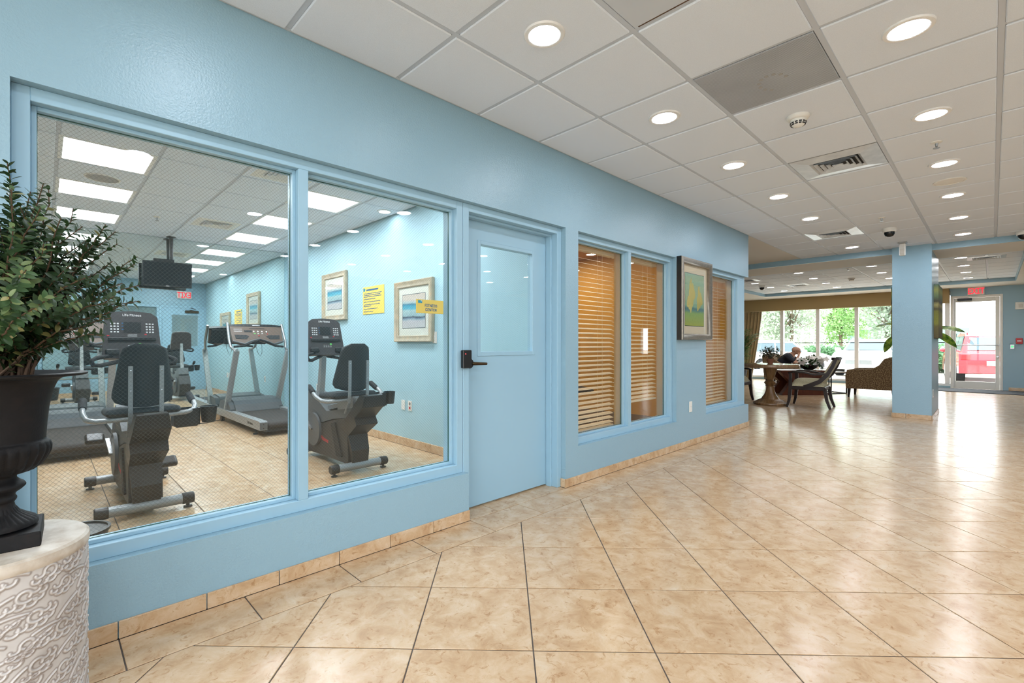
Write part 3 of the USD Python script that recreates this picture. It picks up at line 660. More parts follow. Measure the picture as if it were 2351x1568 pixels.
BEACH = [(.0, 'd8d4d6'), (.22, 'd5ced2'), (.27, '9fb4c4'), (.31, '6f7f96'), (.33, '4e5566'), (.36, 'a9c3cb'), (.5, 'bcd2d3'), (.56, '6fc0d6'), (.66, '4aa8c8'), (.70, '5f8fa8'), (.74, 'bfd4da'), (.82, 'e6d3c8'), (1., 'e2d0c4')]
art('print_sea', BEACH, 1.3, 1.31, 1.70, (1, .35, 1)); art('print_sea_b', BEACH, 4.1, 1.61, 1.99, (1, .35, 1))
def framed(name, label, axis, at, a0, a1, z0, z1, prof, frame_mat, art_mat, matw, lip, out, cat='picture', board='mat_board'):
    """a picture on a wall. axis 'x': wall plane x = at, facing -x, a = y range; axis 'y': wall plane y = at, facing -y, a = x range; out: how far it stands off"""
    t = thing(name, label, cat)
    def Tm(m):                                   # local: u right, v up, w out of the wall
        for i in range(len(m.v)):
            v = m.v[i]
            m.v[i] = np.stack([at - v[:, 2], (a0 + a1) - v[:, 0] if False else a1 - (v[:, 0] - 0), v[:, 1]], 1) if axis == 'x' else np.stack([a0 + v[:, 0], at - v[:, 2], v[:, 1]], 1)
        return m
    W = a1 - a0; pw = prof[-1][0]
    m = MB()                                     # mitred sweep of the profile (inset, height)
    P = np.array(prof); n = len(P); v = []
    for cx_, cy_ in ((0, z0), (W, z0), (W, z1), (0, z1)):
        sx, sy = (1 if cx_ == 0 else -1), (1 if cy_ == z0 else -1)
        for a, h in P: v.append((cx_ + sx * a, cy_ + sy * a, h))
    f = []
    for k in range(4):
        for i in range(n): j = (i + 1) % n; f.append((k * n + i, k * n + j, ((k + 1) % 4) * n + j, ((k + 1) % 4) * n + i))
    put('frame', Tm(m.add(v, f)), frame_mat, t, 40)
    hb = prof[-1][1]
    put('mat_board', Tm(MB().box(pw - .01, W - pw + .01, z0 + pw - .01, z1 - pw + .01, .004, lip)), board, t)
    a = pw + matw
    pr = put('print', Tm(MB().box(a, W - a, z0 + a * 1.05, z1 - a * 1.05, lip, lip + .002)), art_mat, t)
    put('mat_line', Tm(MB().box(a - .006, W - a + .006, z0 + a * 1.05 - .006, z1 - a * 1.05 + .006, lip, lip + .0008)), 'gray_shroud', t)
    put('glass', Tm(MB().box(pw - .006, W - pw + .006, z0 + pw - .006, z1 - pw + .006, lip + .006, lip + .008)), 'pane', t)
    return t
GPROF = [(0, .002), (0, .036), (.008, .045), (.02, .042), (.03, .034), (.052, .03), (.06, .034), (.068, .03), (.072, .02), (.072, .004)]
framed('framed_print', 'silver framed seaside print nearest the corner window post, behind the yellow sign', 'x', 2.953, 1.66, 2.385, 1.165, 1.84, GPROF, 'silver_gilt', 'print_sea', .075, .016, .04)
framed('framed_print', 'silver framed seaside print above the farther recumbent bike', 'x', 2.953, 3.60, 4.33, 1.47, 2.13, GPROF, 'silver_gilt', 'print_sea_b', .075, .016, .04)
nt = thing('notice', 'yellow notice of rules with blue print on the gym wall between two framed prints', 'notice')
put('sheet', MB().box(2.949, 2.953, 2.665, 3.18, 1.515, 1.857), 'yellow_sign', nt)
put('emblem', MB().box(2.947, 2.949, 3.12, 3.165, 1.805, 1.84), 'logo_blue', nt)
m = MB(); put('printed_lines', m.box(2.9475, 2.949, 2.80, 3.09, 1.806, 1.826), 'ink_blue', nt)
R = random.Random(3); k = 0
for z, wd in ((1.772, .40), (1.752, .36), (1.732, .43), (1.702, .24), (1.668, .37), (1.634, .37), (1.614, .14), (1.58, .33), (1.546, .22)):
    m = MB(); y = 3.15
    while y > 3.15 - wd:
        l = R.uniform(.018, .05); m.box(2.9478, 2.949, y - l, y, z - .0045, z + .0045); y -= l + .008
    put('printed_lines', m, 'ink_blue', nt)
for y, lb in ((2.25, 'white blank wall plate, left of a pair low on the gym wall'), (2.115, 'white socket plate, right of a pair low on the gym wall')):
    o = thing('wall_outlet', lb, 'outlet')
    put('plate', MB().bbox(2.947, 2.9545, y - .036, y + .036, .40, .51, .002), 'plastic_white', o)
    if y < 2.2:
        for z in (.432, .478): put('socket', MB().box(2.9455, 2.947, y - .014, y + .014, z - .014, z + .014), 'ink_red' if z < .45 else 'steel', o)
    else: put('screw', MB().cyl((2.9462, y, .455), (2.947, y, .455), .004, n=10), 'steel', o)
o = thing('wall_outlet', 'white socket plate low on the gym wall beside the right treadmill', 'outlet')
put('plate', MB().bbox(2.947, 2.9545, 4.53, 4.60, .44, .55, .002), 'plastic_white', o); put('socket', MB().box(2.9455, 2.947, 4.55, 4.58, .46, .53), 'steel', o)
o = thing('light_switch', 'white light switch on the gym wall beside the door, seen in the mirror', 'switch')
put('plate', MB().bbox(2.947, 2.9545, 1.62, 1.69, 1.15, 1.27, .002), 'plastic_white', o); put('toggle', MB().bbox(2.942, 2.947, 1.648, 1.662, 1.19, 1.23, .002), 'plastic_white', o)
# exit sign over the inside of the fitness door
def exit_sign(label, T_, W=.30, hh=.18):
    t = thing('exit_sign', label, 'exit sign')
    put('case', MB().bbox(-W / 2, W / 2, -hh / 2, hh / 2, -.05, 0, .006).moved(T_), 'plastic_white', t)
    text(t, 'letters', 'EXIT', hh * .72, 'exit_red', T_ @ tr(0, 0, 0.0005), True, .003, squash=W * .82 / (hh * 1.95))
    return t
exit_sign('lit exit sign over the fitness door, seen back to front in the mirror', tr(2.48, .256, 2.33) @ rot(RZ, 180) @ rot(RX, 90))
# small round waste bin just inside the first window
wb = thing('waste_bin', 'round black waste bin just behind the window beside the pedestal', 'bin', (.115, .68, 0))
put('bin_body', MB().lathe([(.085, 0), (.095, .01), (.12, .24), (.124, .245), (.116, .245), (.092, .02), (.001, .02)], 28), 'black_plastic', wb, 40)
put('rim', MB().lathe([(.119, .236), (.128, .24), (.128, .252), (.116, .252), (.114, .244)], 28), 'black_plastic', wb, 40)

# things on the gym ceiling
def sprinkler(label, x, y, z=H - .006, grp='sprinkler heads'):
    t = thing('sprinkler_head', label, 'sprinkler', (x, y, z), 0, grp)
    put('escutcheon', MB().lathe([(.036, -.001), (.034, -.006), (.015, -.012), (.012, -.012)], 24), 'plastic_white', t, 40)
    put('deflector', MB().lathe([(.01, -.012), (.007, -.035), (.003, -.04)], 10).lathe([(.02, -.045), (.02, -.048), (.001, -.048)], 16), 'steel', t)
sprinkler('sprinkler head in the gym ceiling in front of the television', .97, 4.45); sprinkler('sprinkler head in the gym ceiling near the window head', 1.12, 1.75)
sp = thing('ceiling_speaker', 'round grey speaker grille in the gym ceiling between two lit panels', 'speaker', (.385, 3.20, H - .006))
put('ring', MB().lathe([(.13, -.001), (.13, -.008), (.118, -.009), (.118, -.004)], 40), 'plastic_white', sp, 40); put('grille', MB().lathe([(.118, -.004), (.06, -.007), (.001, -.008)], 40), 'grille_gray', sp, 60)
def diffuser(name, label, x, y, material='foil_metal', grp=None, s=.29, inner=.15):
    t = thing(name, label, 'air vent', (x, y, H - .001), 0, grp)
    m = MB()                                        # dished square face round four nested louvres
    m.add([(sx * s, sy * s, 0) for sx, sy in ((-1, -1), (1, -1), (1, 1), (-1, 1))] + [(sx * (inner + .02), sy * (inner + .02), -.014) for sx, sy in ((-1, -1), (1, -1), (1, 1), (-1, 1))] + [(sx * inner, sy * inner, .0) for sx, sy in ((-1, -1), (1, -1), (1, 1), (-1, 1))],
          [(i, (i + 1) % 4, 4 + (i + 1) % 4, 4 + i) for i in range(4)] + [(4 + i, 4 + (i + 1) % 4, 8 + (i + 1) % 4, 8 + i) for i in range(4)])
    put('face_plate', m, material, t)
    put('dark_throat', MB().box(-inner, inner, -inner, inner, .0005, .019), 'black_matte', t)
    for k in range(4):
        a = inner - .005 - k * .036; b = a - .020; m = MB()
        m.add([(sx * a, sy * a, -.019) for sx, sy in ((-1, -1), (1, -1), (1, 1), (-1, 1))] + [(sx * b, sy * b, -.003) for sx, sy in ((-1, -1), (1, -1), (1, 1), (-1, 1))] + [(sx * b, sy * b, -.001) for sx, sy in ((-1, -1), (1, -1), (1, 1), (-1, 1))] + [(sx * a, sy * a, -.017) for sx, sy in ((-1, -1), (1, -1), (1, 1), (-1, 1))],
              [(L * 4 + i, L * 4 + (i + 1) % 4, (L + 1) * 4 + (i + 1) % 4, (L + 1) * 4 + i) for L in range(3) for i in range(4)])
        if k == 3: m.box(-b, b, -b, b, -.003, -.001)
        put('louvre', m, material, t)
    return t
diffuser('air_vent', 'white louvred air vent in the middle of the gym ceiling', 1.5675, 4.3645, 'plastic_white', 'gym vents')
diffuser('air_vent', 'white louvred air vent at the top edge of the gym window', 1.5675, 1.9765, 'plastic_white', 'gym vents')
# ---------------------------------------------------------------- ceiling lights
def downlight(label, x, y, z, lamp, grp, r=.076):
    t = thing('downlight', label, 'ceiling light', (x, y, z), 0, grp)
    put('trim_ring', MB().lathe([(r, -.001), (r, -.0085), (r + .006, -.0115), (r + .02, -.0095), (r + .024, -.004), (r + .024, -.001)], 36), 'trim_white', t, 40)
    put('lens', MB().add([(r * math.cos(k * PI / 10), r * math.sin(k * PI / 10), -.0095) for k in range(20)], [(0, k + 1, k) for k in range(1, 19)]), lamp, t)
    return t
order = ['nearest', 'second', 'third', 'fourth', 'fifth', 'sixth', 'seventh']
downlight('round recessed ceiling light in the row beside the blue wall, above the first window', .542, -.839, H - .006, 'lamp_lobby', 'lobby downlights')
for k in (0, 1, 2, 3, 4, 6):
    downlight(f'round recessed ceiling light, {order[k]} in the row beside the blue wall', 1.761 + 1.2192 * k, -.839, H - .006, 'lamp_lobby_soft' if k in (0, 2) else 'lamp_lobby', 'lobby downlights')
for k in range(6):
    downlight(f'round recessed ceiling light, {order[k]} in the row farther from the blue wall', 2.985 + 1.2192 * k, -2.058, H - .006, 'lamp_lobby_soft' if k == 1 else 'lamp_lobby', 'lobby downlights')
for j, y in enumerate((-3.277, -4.496, -5.716)):  # out of view: rows of lamps added to brighten the lobby
    for k in range(6): downlight('unseen round ceiling light added to light the open lobby, off to the side', 1.761 + 1.2192 * (k + (j % 2)), y, H - .006, 'lamp_lobby', 'added lobby downlights off to the side')
for k in (-1, -2, -3): downlight('unseen round ceiling light added behind the planter', 1.761 + 1.2192 * k, -2.058, H - .006, 'lamp_lobby', 'added lobby downlights behind')  # unseen lamps, added for their light
for y, ks, nm in ((1.70, (1, 2, 3), 'row nearest the curtain'), (.48, (0, 1, 2, 3), 'second row from the curtain'), (-.735, (0, 1, 2, 3), 'row left of the column'), (-1.955, (0, 1, 2, 3), 'row in front of the exit door')):
    for k in ks: downlight(f'small round lounge ceiling light, {order[k]} in the {nm}', 11.55 + 1.2 * k, y, H - .006, 'lamp_lounge', 'lounge downlights')
def troffer(label, x, y):
    t = thing('troffer_light', label, 'ceiling light', (x, y, H), 0, 'square gym ceiling lights')
    m = MB(); a, b = .296, .266
    for q in ((-a, a, b, a), (-a, a, -a, -b), (-a, -b, -b, b), (b, a, -b, b)): m.bbox(*q, -.005, .018, .003)
    put('frame', m, 'trim_white', t); put('diffuser', MB().box(-b, b, -b, b, .002, .012), 'lamp_gym', t)
for i, (x, nm) in enumerate(((.3735, 'left row of the gym ceiling'), (2.1645, 'right row of the gym ceiling'))):
    for k in range(-1, 3): troffer(f'square lit panel, {["hidden by the window", "nearest", "middle", "last"][k + 1]} in the {nm}', x, 2.5735 + 1.194 * k)
downlight('lone round light by the right wall of the gym', 2.8, 2.4, H - .006, 'lamp_lobby_soft', None, .06)
for i, (x, y) in enumerate(((3.9, 1.3), (4.6, 2.6), (5.6, 1.3), (6.2, 2.6), (5.2, 3.8))): downlight('ceiling light in the orange room behind the blinds', x, y, H, 'lamp_office', 'office downlights')
# ---------------------------------------------------------------- planter by the window
PC = (-.1, -.345); PR, PZ = .205, .56
def arc_of(u):                                    # bearing helper: radius of the urn outline seen at column u
    b0 = math.atan2(PC[0], PC[1] - CAM[1]) - .7586; d = math.hypot(PC[0], PC[1] - CAM[1]); dl = math.atan((u - 1131) / 1087.35) - b0
    return d * math.sin(dl), d * math.cos(dl) * math.cos(b0 + dl)
ped = thing('pedestal', 'antique white round pedestal carved with swirling clouds, under the urn', 'pedestal')
rs = np.random.RandomState(11)
nth, nz = 760, 560
L = 2 * PI * PR; S, Zg = np.meshgrid(np.linspace(0, L, nth, endpoint=False), np.linspace(0, PZ - .03, nz))
hgt = np.zeros_like(S); gl = np.zeros_like(S)
def stamp(cx_, cz_, sc, fl, an):
    th = np.linspace(.4, 1, 60) ** .8 * 3.6 * PI
    sp = np.stack([.0205 * (th / (3.6 * PI)) * np.cos(th), .0165 * (th / (3.6 * PI)) * np.sin(th)], 1)
    out = []
    for bx_, bz_, br in ((.022, .004, .010), (.034, -.006, .009), (.022, -.016, .011), (.004, -.021, .012), (-.016, -.017, .011), (-.032, -.010, .010), (-.05, -.010, .012)):
        a = np.linspace(-2.4, .6, 14) if bx_ > .03 else np.linspace(-2.9, .2, 14)
        out.append(np.stack([bx_ + br * np.cos(a), bz_ + br * .8 * np.sin(a)], 1))
    tail = np.stack([np.linspace(-.02, -.085, 16), .012 - .022 * np.linspace(0, 1, 16) ** 2], 1)
    c, s_ = math.cos(an), math.sin(an)
    x0, x1, z0, z1 = cx_ - .1 * sc, cx_ + .1 * sc, cz_ - .06 * sc, cz_ + .06 * sc
    zi = np.where((Zg[:, 0] > z0) & (Zg[:, 0] < z1))[0]; xi = np.where((S[0] > x0) & (S[0] < x1))[0]
    if len(zi) < 3 or len(xi) < 3: return
    sl = np.ix_(zi, xi); X, Zz = S[sl], Zg[sl]; D = np.full(X.shape, 9.0)
    for P in [sp, tail] + out:
        P = P * np.array([fl, 1]) * sc; P = np.stack([c * P[:, 0] - s_ * P[:, 1], s_ * P[:, 0] + c * P[:, 1]], 1) + (cx_, cz_)
        for a, b in zip(P, P[1:]):
            ab = b - a; q = np.clip(((X - a[0]) * ab[0] + (Zz - a[1]) * ab[1]) / (ab @ ab + 1e-12), 0, 1)
            D = np.minimum(D, np.hypot(X - a[0] - q * ab[0], Zz - a[1] - q * ab[1]))
    hgt[sl] = np.maximum(hgt[sl] * .9, .0040 * np.exp(-(D / (.0025 * sc)) ** 2))
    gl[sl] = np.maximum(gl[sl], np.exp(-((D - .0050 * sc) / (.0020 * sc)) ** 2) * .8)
for r_ in range(9):
    for k in range(12): stamp((k + .5 * (r_ % 2) + rs.uniform(-.2, .2)) * L / 12, .02 + r_ * .062 + rs.uniform(-.01, .01), rs.uniform(.95, 1.2), rs.choice([-1, 1]), rs.uniform(.1, .5))
TH = S / PR; R_ = PR - .004 + hgt
v = np.stack([R_ * np.cos(TH), R_ * np.sin(TH), Zg], -1).reshape(-1, 3)
i, j = np.meshgrid(np.arange(nz - 1), np.arange(nth), indexing='ij')
q = np.stack([i * nth + j, i * nth + (j + 1) % nth, (i + 1) * nth + (j + 1) % nth, (i + 1) * nth + j], -1).reshape(-1, 4)
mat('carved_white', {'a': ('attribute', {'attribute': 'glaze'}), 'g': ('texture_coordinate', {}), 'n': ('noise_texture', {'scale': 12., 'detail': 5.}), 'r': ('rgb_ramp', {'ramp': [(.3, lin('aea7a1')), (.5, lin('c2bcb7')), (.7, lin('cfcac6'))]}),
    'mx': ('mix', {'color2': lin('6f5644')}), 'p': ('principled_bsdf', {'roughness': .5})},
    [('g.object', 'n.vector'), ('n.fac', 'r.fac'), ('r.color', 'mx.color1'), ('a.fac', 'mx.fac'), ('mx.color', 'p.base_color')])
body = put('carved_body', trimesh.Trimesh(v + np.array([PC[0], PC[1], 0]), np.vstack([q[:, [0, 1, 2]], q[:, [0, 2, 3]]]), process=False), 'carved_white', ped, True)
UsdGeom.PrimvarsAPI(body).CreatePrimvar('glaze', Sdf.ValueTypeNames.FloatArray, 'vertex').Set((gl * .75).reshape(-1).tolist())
put('top', MB().lathe([(PR - .012, PZ - .045), (PR, PZ - .034), (PR + .003, PZ - .02), (PR + .001, PZ - .006), (PR - .006, PZ), (.001, PZ)], 96, (*PC, 0)), 'antique_white', ped, 40)
# urn: outline measured along its right side
def pt(u, v, k=0):
    r, t = arc_of(u); return (max(r, .004), 1.1421 - (v - 789.6) * t / 1087.35)
prof = [pt(*q) for q in ((89.5, 1192), (89, 1187), (85, 1182), (61.6, 1175), (46, 1169), (35, 1158), (33, 1150), (39.6, 1142), (40, 1138), (35, 1134), (37, 1128), (52, 1118), (61.6, 1109), (57, 1103), (46, 1099), (38, 1093), (40, 1087), (60, 1080), (82, 1072), (100, 1058), (109, 1046), (118, 1030), (120, 1018), (116, 1008), (107, 1004))]
prof += [pt(*q) for q in ((106.5, 1000), (108, 980), (110, 961), (114, 930), (119, 908), (126, 887), (134, 872), (146, 864), (170, 861), (198, 858), (203, 855), (202, 852))]
zr = prof[-1][1]; prof += [(prof[-1][0] - .02, zr + .002), (prof[-1][0] - .05, zr - .012), (.085, zr - .04), (.06, zr - .05), (.001, zr - .05)]
za, zb, zc = prof[16][1], prof[23][1], prof[4][1]
def flute(z, a):
    g = np.where((z > za) & (z < zb), np.sin(np.clip((z - za) / (zb - za), 0, 1) * PI) ** .5, 0); b = np.where((z < zc + .012) & (z > prof[2][1]), 1., 0)
    return 1 + g * .045 * (np.abs(np.sin(a * 14)) - .6) + b * .05 * (np.abs(np.sin(a * 16)) - .6)
P = np.array(prof); d_ = np.r_[0, np.cumsum(np.hypot(*np.diff(P, axis=0).T))]; s_ = np.linspace(0, d_[-1], 190); P = np.stack([np.interp(s_, d_, P[:, 0]), np.interp(s_, d_, P[:, 1])], 1)
urn = thing('urn', 'black cast iron urn with flared rim standing on the white pedestal', 'planter')
put('bowl', MB().lathe(P, 224, (*PC, 0), flute), 'cast_iron', urn, 50)
put('plinth', MB().bbox(-.098, .098, -.098, .098, PZ, PZ + .043, .003).moved(tr(*PC, 0) @ rot(RZ, -2)), 'cast_iron', urn)
put('soil', MB().lathe([(.075, zr - .052), (.05, zr - .035), (.001, zr - .028)], 40, (*PC, 0)), 'soil', urn, 60)
# shrub in the urn
def leaf_mat(name, a, b, c, tr_=.3):
    mat(name, {'o': ('object_info', {}), 'g': ('geometry', {}), 'ad': ('math', {'math_type': 'add'}), 'fr': ('math', {'math_type': 'fraction'}), 'r': ('rgb_ramp', {'ramp': [(0., lin(a)), (.55, lin(b)), (1., lin(c))]}), 'p': ('principled_bsdf', {'roughness': .42}), 't': ('translucent_bsdf', {}), 'm': ('mix_closure', {'fac': tr_})},
        [('o.random', 'ad.value1'), ('g.random_per_island', 'ad.value2'), ('ad.value', 'fr.value1'), ('fr.value', 'r.fac'), ('r.color', 'p.base_color'), ('r.color', 't.color'), ('p.BSDF', 'm.closure1'), ('t.BSDF', 'm.closure2')], 'm.closure')
leaf_mat('shrub_leaf', '2a3f22', '45633a', '7b8c58'); leaf_mat('shrub_leaf_old', '8a8550', 'a39b62', 'b9ad78')
def leaf_shape(n=4, w=.36, fold=.25, curl=.35):
    v, f = [], []
    for k in range(n + 1):
        q = k / n; hw = w * .5 * math.sin(PI * q) ** .65 if 0 < k < n else .015
        z = -curl * q * q * .5
        v += [(q, -hw, z + fold * hw), (q, 0, z), (q, hw, z + fold * hw)]
    for k in range(n):
        for s0 in (0, 1): a = k * 3 + s0; f += [(a, a + 1, a + 4), (a, a + 4, a + 3)]
    return np.array(v), np.array(f)
LV, LF = leaf_shape(4, .46, .22, .3)
def frame_of(d, up):
    d = d / np.linalg.norm(d); s0 = np.cross(up, d); s0 /= np.linalg.norm(s0) + 1e-9; return np.stack([d, s0, np.cross(d, s0)], 1)
def view_uv(p):
    x, y, z = p[0], p[1] - CAM[1], p[2] - CAM[2]; s0, c0 = math.sin(.7586), math.cos(.7586); dd = x * s0 + y * c0
    return 1131 + 1087 * (x * c0 - y * s0) / dd, 790 - 1087 * z / dd, dd
rs = np.random.RandomState(4); stems, leaves = MB(), []
def at_uv(u, v, dd):
    a, b = (u - 1131) / 1087.35, -(v - 789.6) / 1087.35; s0, c0 = math.sin(.7586), math.cos(.7586)
    return np.array([dd * (s0 + a * c0), CAM[1] + dd * (c0 - a * s0), CAM[2] + dd * b])
tips = [at_uv(u, v, dd) for u, v, dd in ((168, 478, 1.45), (243, 515, 1.5), (318, 692, 1.45), (16, 372, 1.38), (70, 440, 1.35), (45, 470, 1.3), (120, 530, 1.4), (205, 560, 1.52), (258, 600, 1.5), (282, 650, 1.48), (215, 640, 1.4), (160, 610, 1.3), (100, 560, 1.25), (30, 520, 1.22), (255, 730, 1.4), (235, 770, 1.36), (290, 700, 1.5), (270, 560, 1.5), (225, 540, 1.42), (190, 520, 1.36), (140, 500, 1.3), (100, 420, 1.33), (262, 680, 1.32), (180, 690, 1.26), (60, 620, 1.15), (130, 680, 1.15), (20, 680, 1.12))]
for k in range(84):
    az, tl, ln = rs.uniform(0, 2 * PI), math.radians(rs.uniform(3, 56)), rs.uniform(.36, .60)
    ln *= 1 - .25 * math.sin(tl); tips.append(np.array([PC[0] + ln * math.sin(tl) * math.cos(az), PC[1] + ln * math.sin(tl) * math.sin(az), zr + .01 + ln * math.cos(tl)]))
for tip in tips:
    b = np.array([PC[0] + rs.uniform(-.07, .07), PC[1] + rs.uniform(-.07, .07), zr - .04]); hd = tip - b
    mid = b + hd * .5 + np.array([0, 0, .06]) - .12 * np.array([hd[0], hd[1], 0])
    if tip[1] > -.06: tip[1] = -.06 - rs.uniform(0, .05)
    mid[1] = min(mid[1], -.06)
    q = np.linspace(0, 1, 12)[:, None]; path = (1 - q) ** 2 * b + 2 * q * (1 - q) * mid + q * q * tip
    path[1:-1] += rs.normal(0, .004, (10, 3)); stems.tube(path, np.linspace(.0042, .0013, 12), 5, False)
    ln = np.linalg.norm(np.diff(path, axis=0), axis=1).sum(); n = int(ln * .82 / .0112); a0 = rs.uniform(0, PI)
    for k in range(n):
        s0 = .18 + .82 * (k + .5) / n; x = s0 * 11; i0 = min(int(x), 10); p = path[i0] + (x - i0) * (path[i0 + 1] - path[i0]); d = path[i0 + 1] - path[i0]; d /= np.linalg.norm(d)
        e = np.cross(d, [.3, .2, .9]); e /= np.linalg.norm(e); g2 = np.cross(d, e); aa = a0 + k * PI / 2
        for sg in (0, PI):
            w = math.cos(aa + sg) * e + math.sin(aa + sg) * g2; sz = rs.uniform(.024, .037) * (1 - .35 * max(0, s0 - .8) * 4)
            dr = w * .9 + d * rs.uniform(.25, .75) + np.array([0, 0, rs.uniform(-.1, .15)]) + rs.normal(0, .12, 3); up = d + rs.normal(0, .2, 3)
            V = LV * sz @ frame_of(dr, up).T + p
            if V[:, 1].max() > -.006: continue
            leaves.append((p, V, s0 < .3 and rs.rand() < .3))
shrub = thing('shrub', 'leafy green shrub with upright twigs growing in the black urn', 'plant')
put('stems', stems, 'stem', shrub, 60)
def rank(L_):
    u, v, dd = view_uv(L_[0]); return dd + (50 if not (-20 < u < 2371) else 0)
leaves.sort(key=rank); rest = MB(); rest_old = MB()
for k, (p, V, old) in enumerate(leaves):
    if k < 300: put('leaf', (V, LF), 'shrub_leaf_old' if old or k % 29 == 0 else 'shrub_leaf', shrub, True)
    else: (rest_old if old or k % 29 == 0 else rest).add(V, LF)
put('small_leaves', rest, 'shrub_leaf', shrub, True, kind='stuff'); put('pale_leaves', rest_old, 'shrub_leaf_old', shrub, True, kind='stuff')

# ---------------------------------------------------------------- things on the blue wall
k = thing('card_reader', 'small black card reader with a red light on the door frame', 'card reader')
put('case', MB().bbox(1.966, 2.040, .016, .0445, .984, 1.102, .004), 'black_plastic', k); put('indicator', MB().ell((1.985, .0155, 1.077), (.0035, .002, .0035), 1), 'led_red', k)
s0 = thing('door_sign', 'yellow sign plate reading FITNESS CENTER fixed to the window glass', 'sign')
put('plate', MB().bbox(1.664, 1.872, .104, .1105, 1.334, 1.419, .001), 'yellow_plate', s0)
put('emblem', MB().box(1.676, 1.706, .1032, .104, 1.396, 1.413), 'logo_blue', s0); put('emblem', MB().box(1.697, 1.702, .1026, .1032, 1.406, 1.412), 'ink_white', s0)
for z, tx in ((1.383, 'FITNESS'), (1.357, 'CENTER')): text(s0, 'letters', tx, .0165, 'ink_blue', tr(1.773, .1038, z) @ rot(RX, 90), True, .0006)
o = thing('wall_outlet', 'white blank wall plate low on the blue wall under the framed landscape', 'outlet')
put('plate', MB().bbox(5.233, 5.306, -.006, -.0005, .378, .498, .002), 'plastic_white', o); put('screw', MB().cyl((5.27, -.007, .438), (5.27, -.006, .438), .004, n=10), 'steel', o)
plain('frame_silver', '8f887c', .3, metal=.6, vary=(30., .12))
art('print_trees', [(0, 'a9aa3e'), (.12, '9aa653'), (.25, '8ea85e'), (.30, '5f8580'), (.335, '52767c'), (.37, '86a890'), (.5, '9db395'), (1., '9fb69d')], 2.2, 1.33, 1.95, wob=.08)
LP = [(0, .0), (0, .05), (.006, .062), (.02, .066), (.05, .058), (.062, .05), (.068, .04), (.068, .006)]
pic = framed('framed_landscape', 'framed print of two yellow trees hung on the blue wall over a window edge', 'y', -.001, 4.935, 5.728, 1.185, 2.085, LP, 'frame_silver', 'print_trees', .085, .02, .05, board='mat_tan')
put('frame_side', MB().box(4.9335, 4.9352, -.052, -.002, 1.186, 2.084).box(5.7278, 5.7295, -.052, -.002, 1.186, 2.084), 'black_plastic', pic)
leaf_mat('tree_paint', 'bfae62', 'c6b46a', 'ccb970', .0)
def blob(cx_, cz_, w_, h_, sd):
    a = np.linspace(0, 2 * PI, 48, endpoint=False); r_ = 1 + .22 * np.sin(3 * a + sd) + .1 * np.sin(7 * a + 2 * sd); z_ = np.sin(a); wx = np.where(z_ > 0, 1 - .55 * z_, 1.)
    return Polygon(np.stack([cx_ + w_ * r_ * np.cos(a) * wx, cz_ + h_ * r_ * z_], 1)).buffer(0)
for kb_, b_ in enumerate(((5.25, 1.70, .075, .17, 1.), (5.45, 1.66, .07, .13, 2.), (5.19, 1.62, .05, .11, 4.))): put('painted_tree', MB().prism(blob(*b_), -.0236 - .0003 * kb_, -.0232, 'xz'), 'tree_paint', pic)

# ---------------------------------------------------------------- blinds and the orange room
plain('slat_ivory', 'ecdcbc', .5)
def blind(label, x0, x1, zt, zb, tilt=.27, y=.232):
    t = thing('window_blind', label, 'blind')
    put('headrail', MB().bbox(x0, x1, y - .028, y + .028, zt - .045, zt, .003), 'slat_ivory', t)
    n = int((zt - .07 - zb - .03) / .0425); c, s1 = math.cos(tilt), math.sin(tilt)
    for k in range(n):
        z = zb + .045 + k * .0425; m = MB(); tl = tilt + .02 * math.sin(k * 7.)
        c, s1 = math.cos(tl), math.sin(tl); P = [(q * c, q * s1 + .002 * (1 - (q / .025) ** 2)) for q in (-.025, 0, .025)]
        m.add([(x, y + p[0], z + p[1] + dz) for x in (x0 + .004, x1 - .004) for dz in (0, .0022) for p in P], [(0, 1, 7, 6), (1, 2, 8, 7), (3, 9, 10, 4), (4, 10, 11, 5), (0, 6, 9, 3), (2, 5, 11, 8), (0, 3, 4, 1), (1, 4, 5, 2), (6, 7, 10, 9), (7, 8, 11, 10)])
        put('slat', m, 'slat_ivory', t)
    put('bottom_rail', MB().bbox(x0 + .002, x1 - .002, y - .024, y + .024, zb, zb + .02, .003), 'slat_ivory', t)
    for f_ in (.18, .75):
        x = x0 + f_ * (x1 - x0); put('ladder_cord', MB().cyl((x, y - .027, zb), (x, y - .027, zt - .04), .0012, n=5).cyl((x, y + .027, zb), (x, y + .027, zt - .04), .0012, n=5), 'slat_ivory', t)
    return t
blind('ivory slatted blind in the pane next to the fitness door, let right down', 3.22, 4.035, 2.03, .345)
blind('ivory slatted blind in the middle pane, stopping short of the sill', 4.075, 4.885, 2.03, .54)
blind('ivory slatted blind partly behind the framed landscape', 5.73, 6.84, 2.03, .36, .16)
bc = thing('bookcase', 'tall dark bookcase in the orange room behind the blinds', 'bookcase', (4.6, 4.42, 0))
m = MB()
for x in (-1.2, -.4, .4, 1.18): m.box(x, x + .02, -.15, .15, 0, 1.5)
put('uprights', m, 'dark_wood', bc)
for z in (.05, .4, .75, 1.1, 1.48): put('shelf', MB().box(-1.2, 1.2, -.15, .15, z, z + .025), 'dark_wood', bc)
put('back_panel', MB().box(-1.2, 1.2, .15, .165, 0, 1.5), 'dark_wood', bc)
pt_ = thing('office_partition', 'long olive grey partition panel in the orange room behind the blinds', 'partition', (5.0, 2.75, 0))
for k in range(4): put('fabric_panel', MB().bbox(-1.75 + .87 * k, -.9 + .87 * k, -.03, .03, .05, 1.56, .006), 'partition_olive', pt_)
put('base_rail', MB().box(-1.75, 1.71, -.035, .035, 0, .06), 'iron_black', pt_)
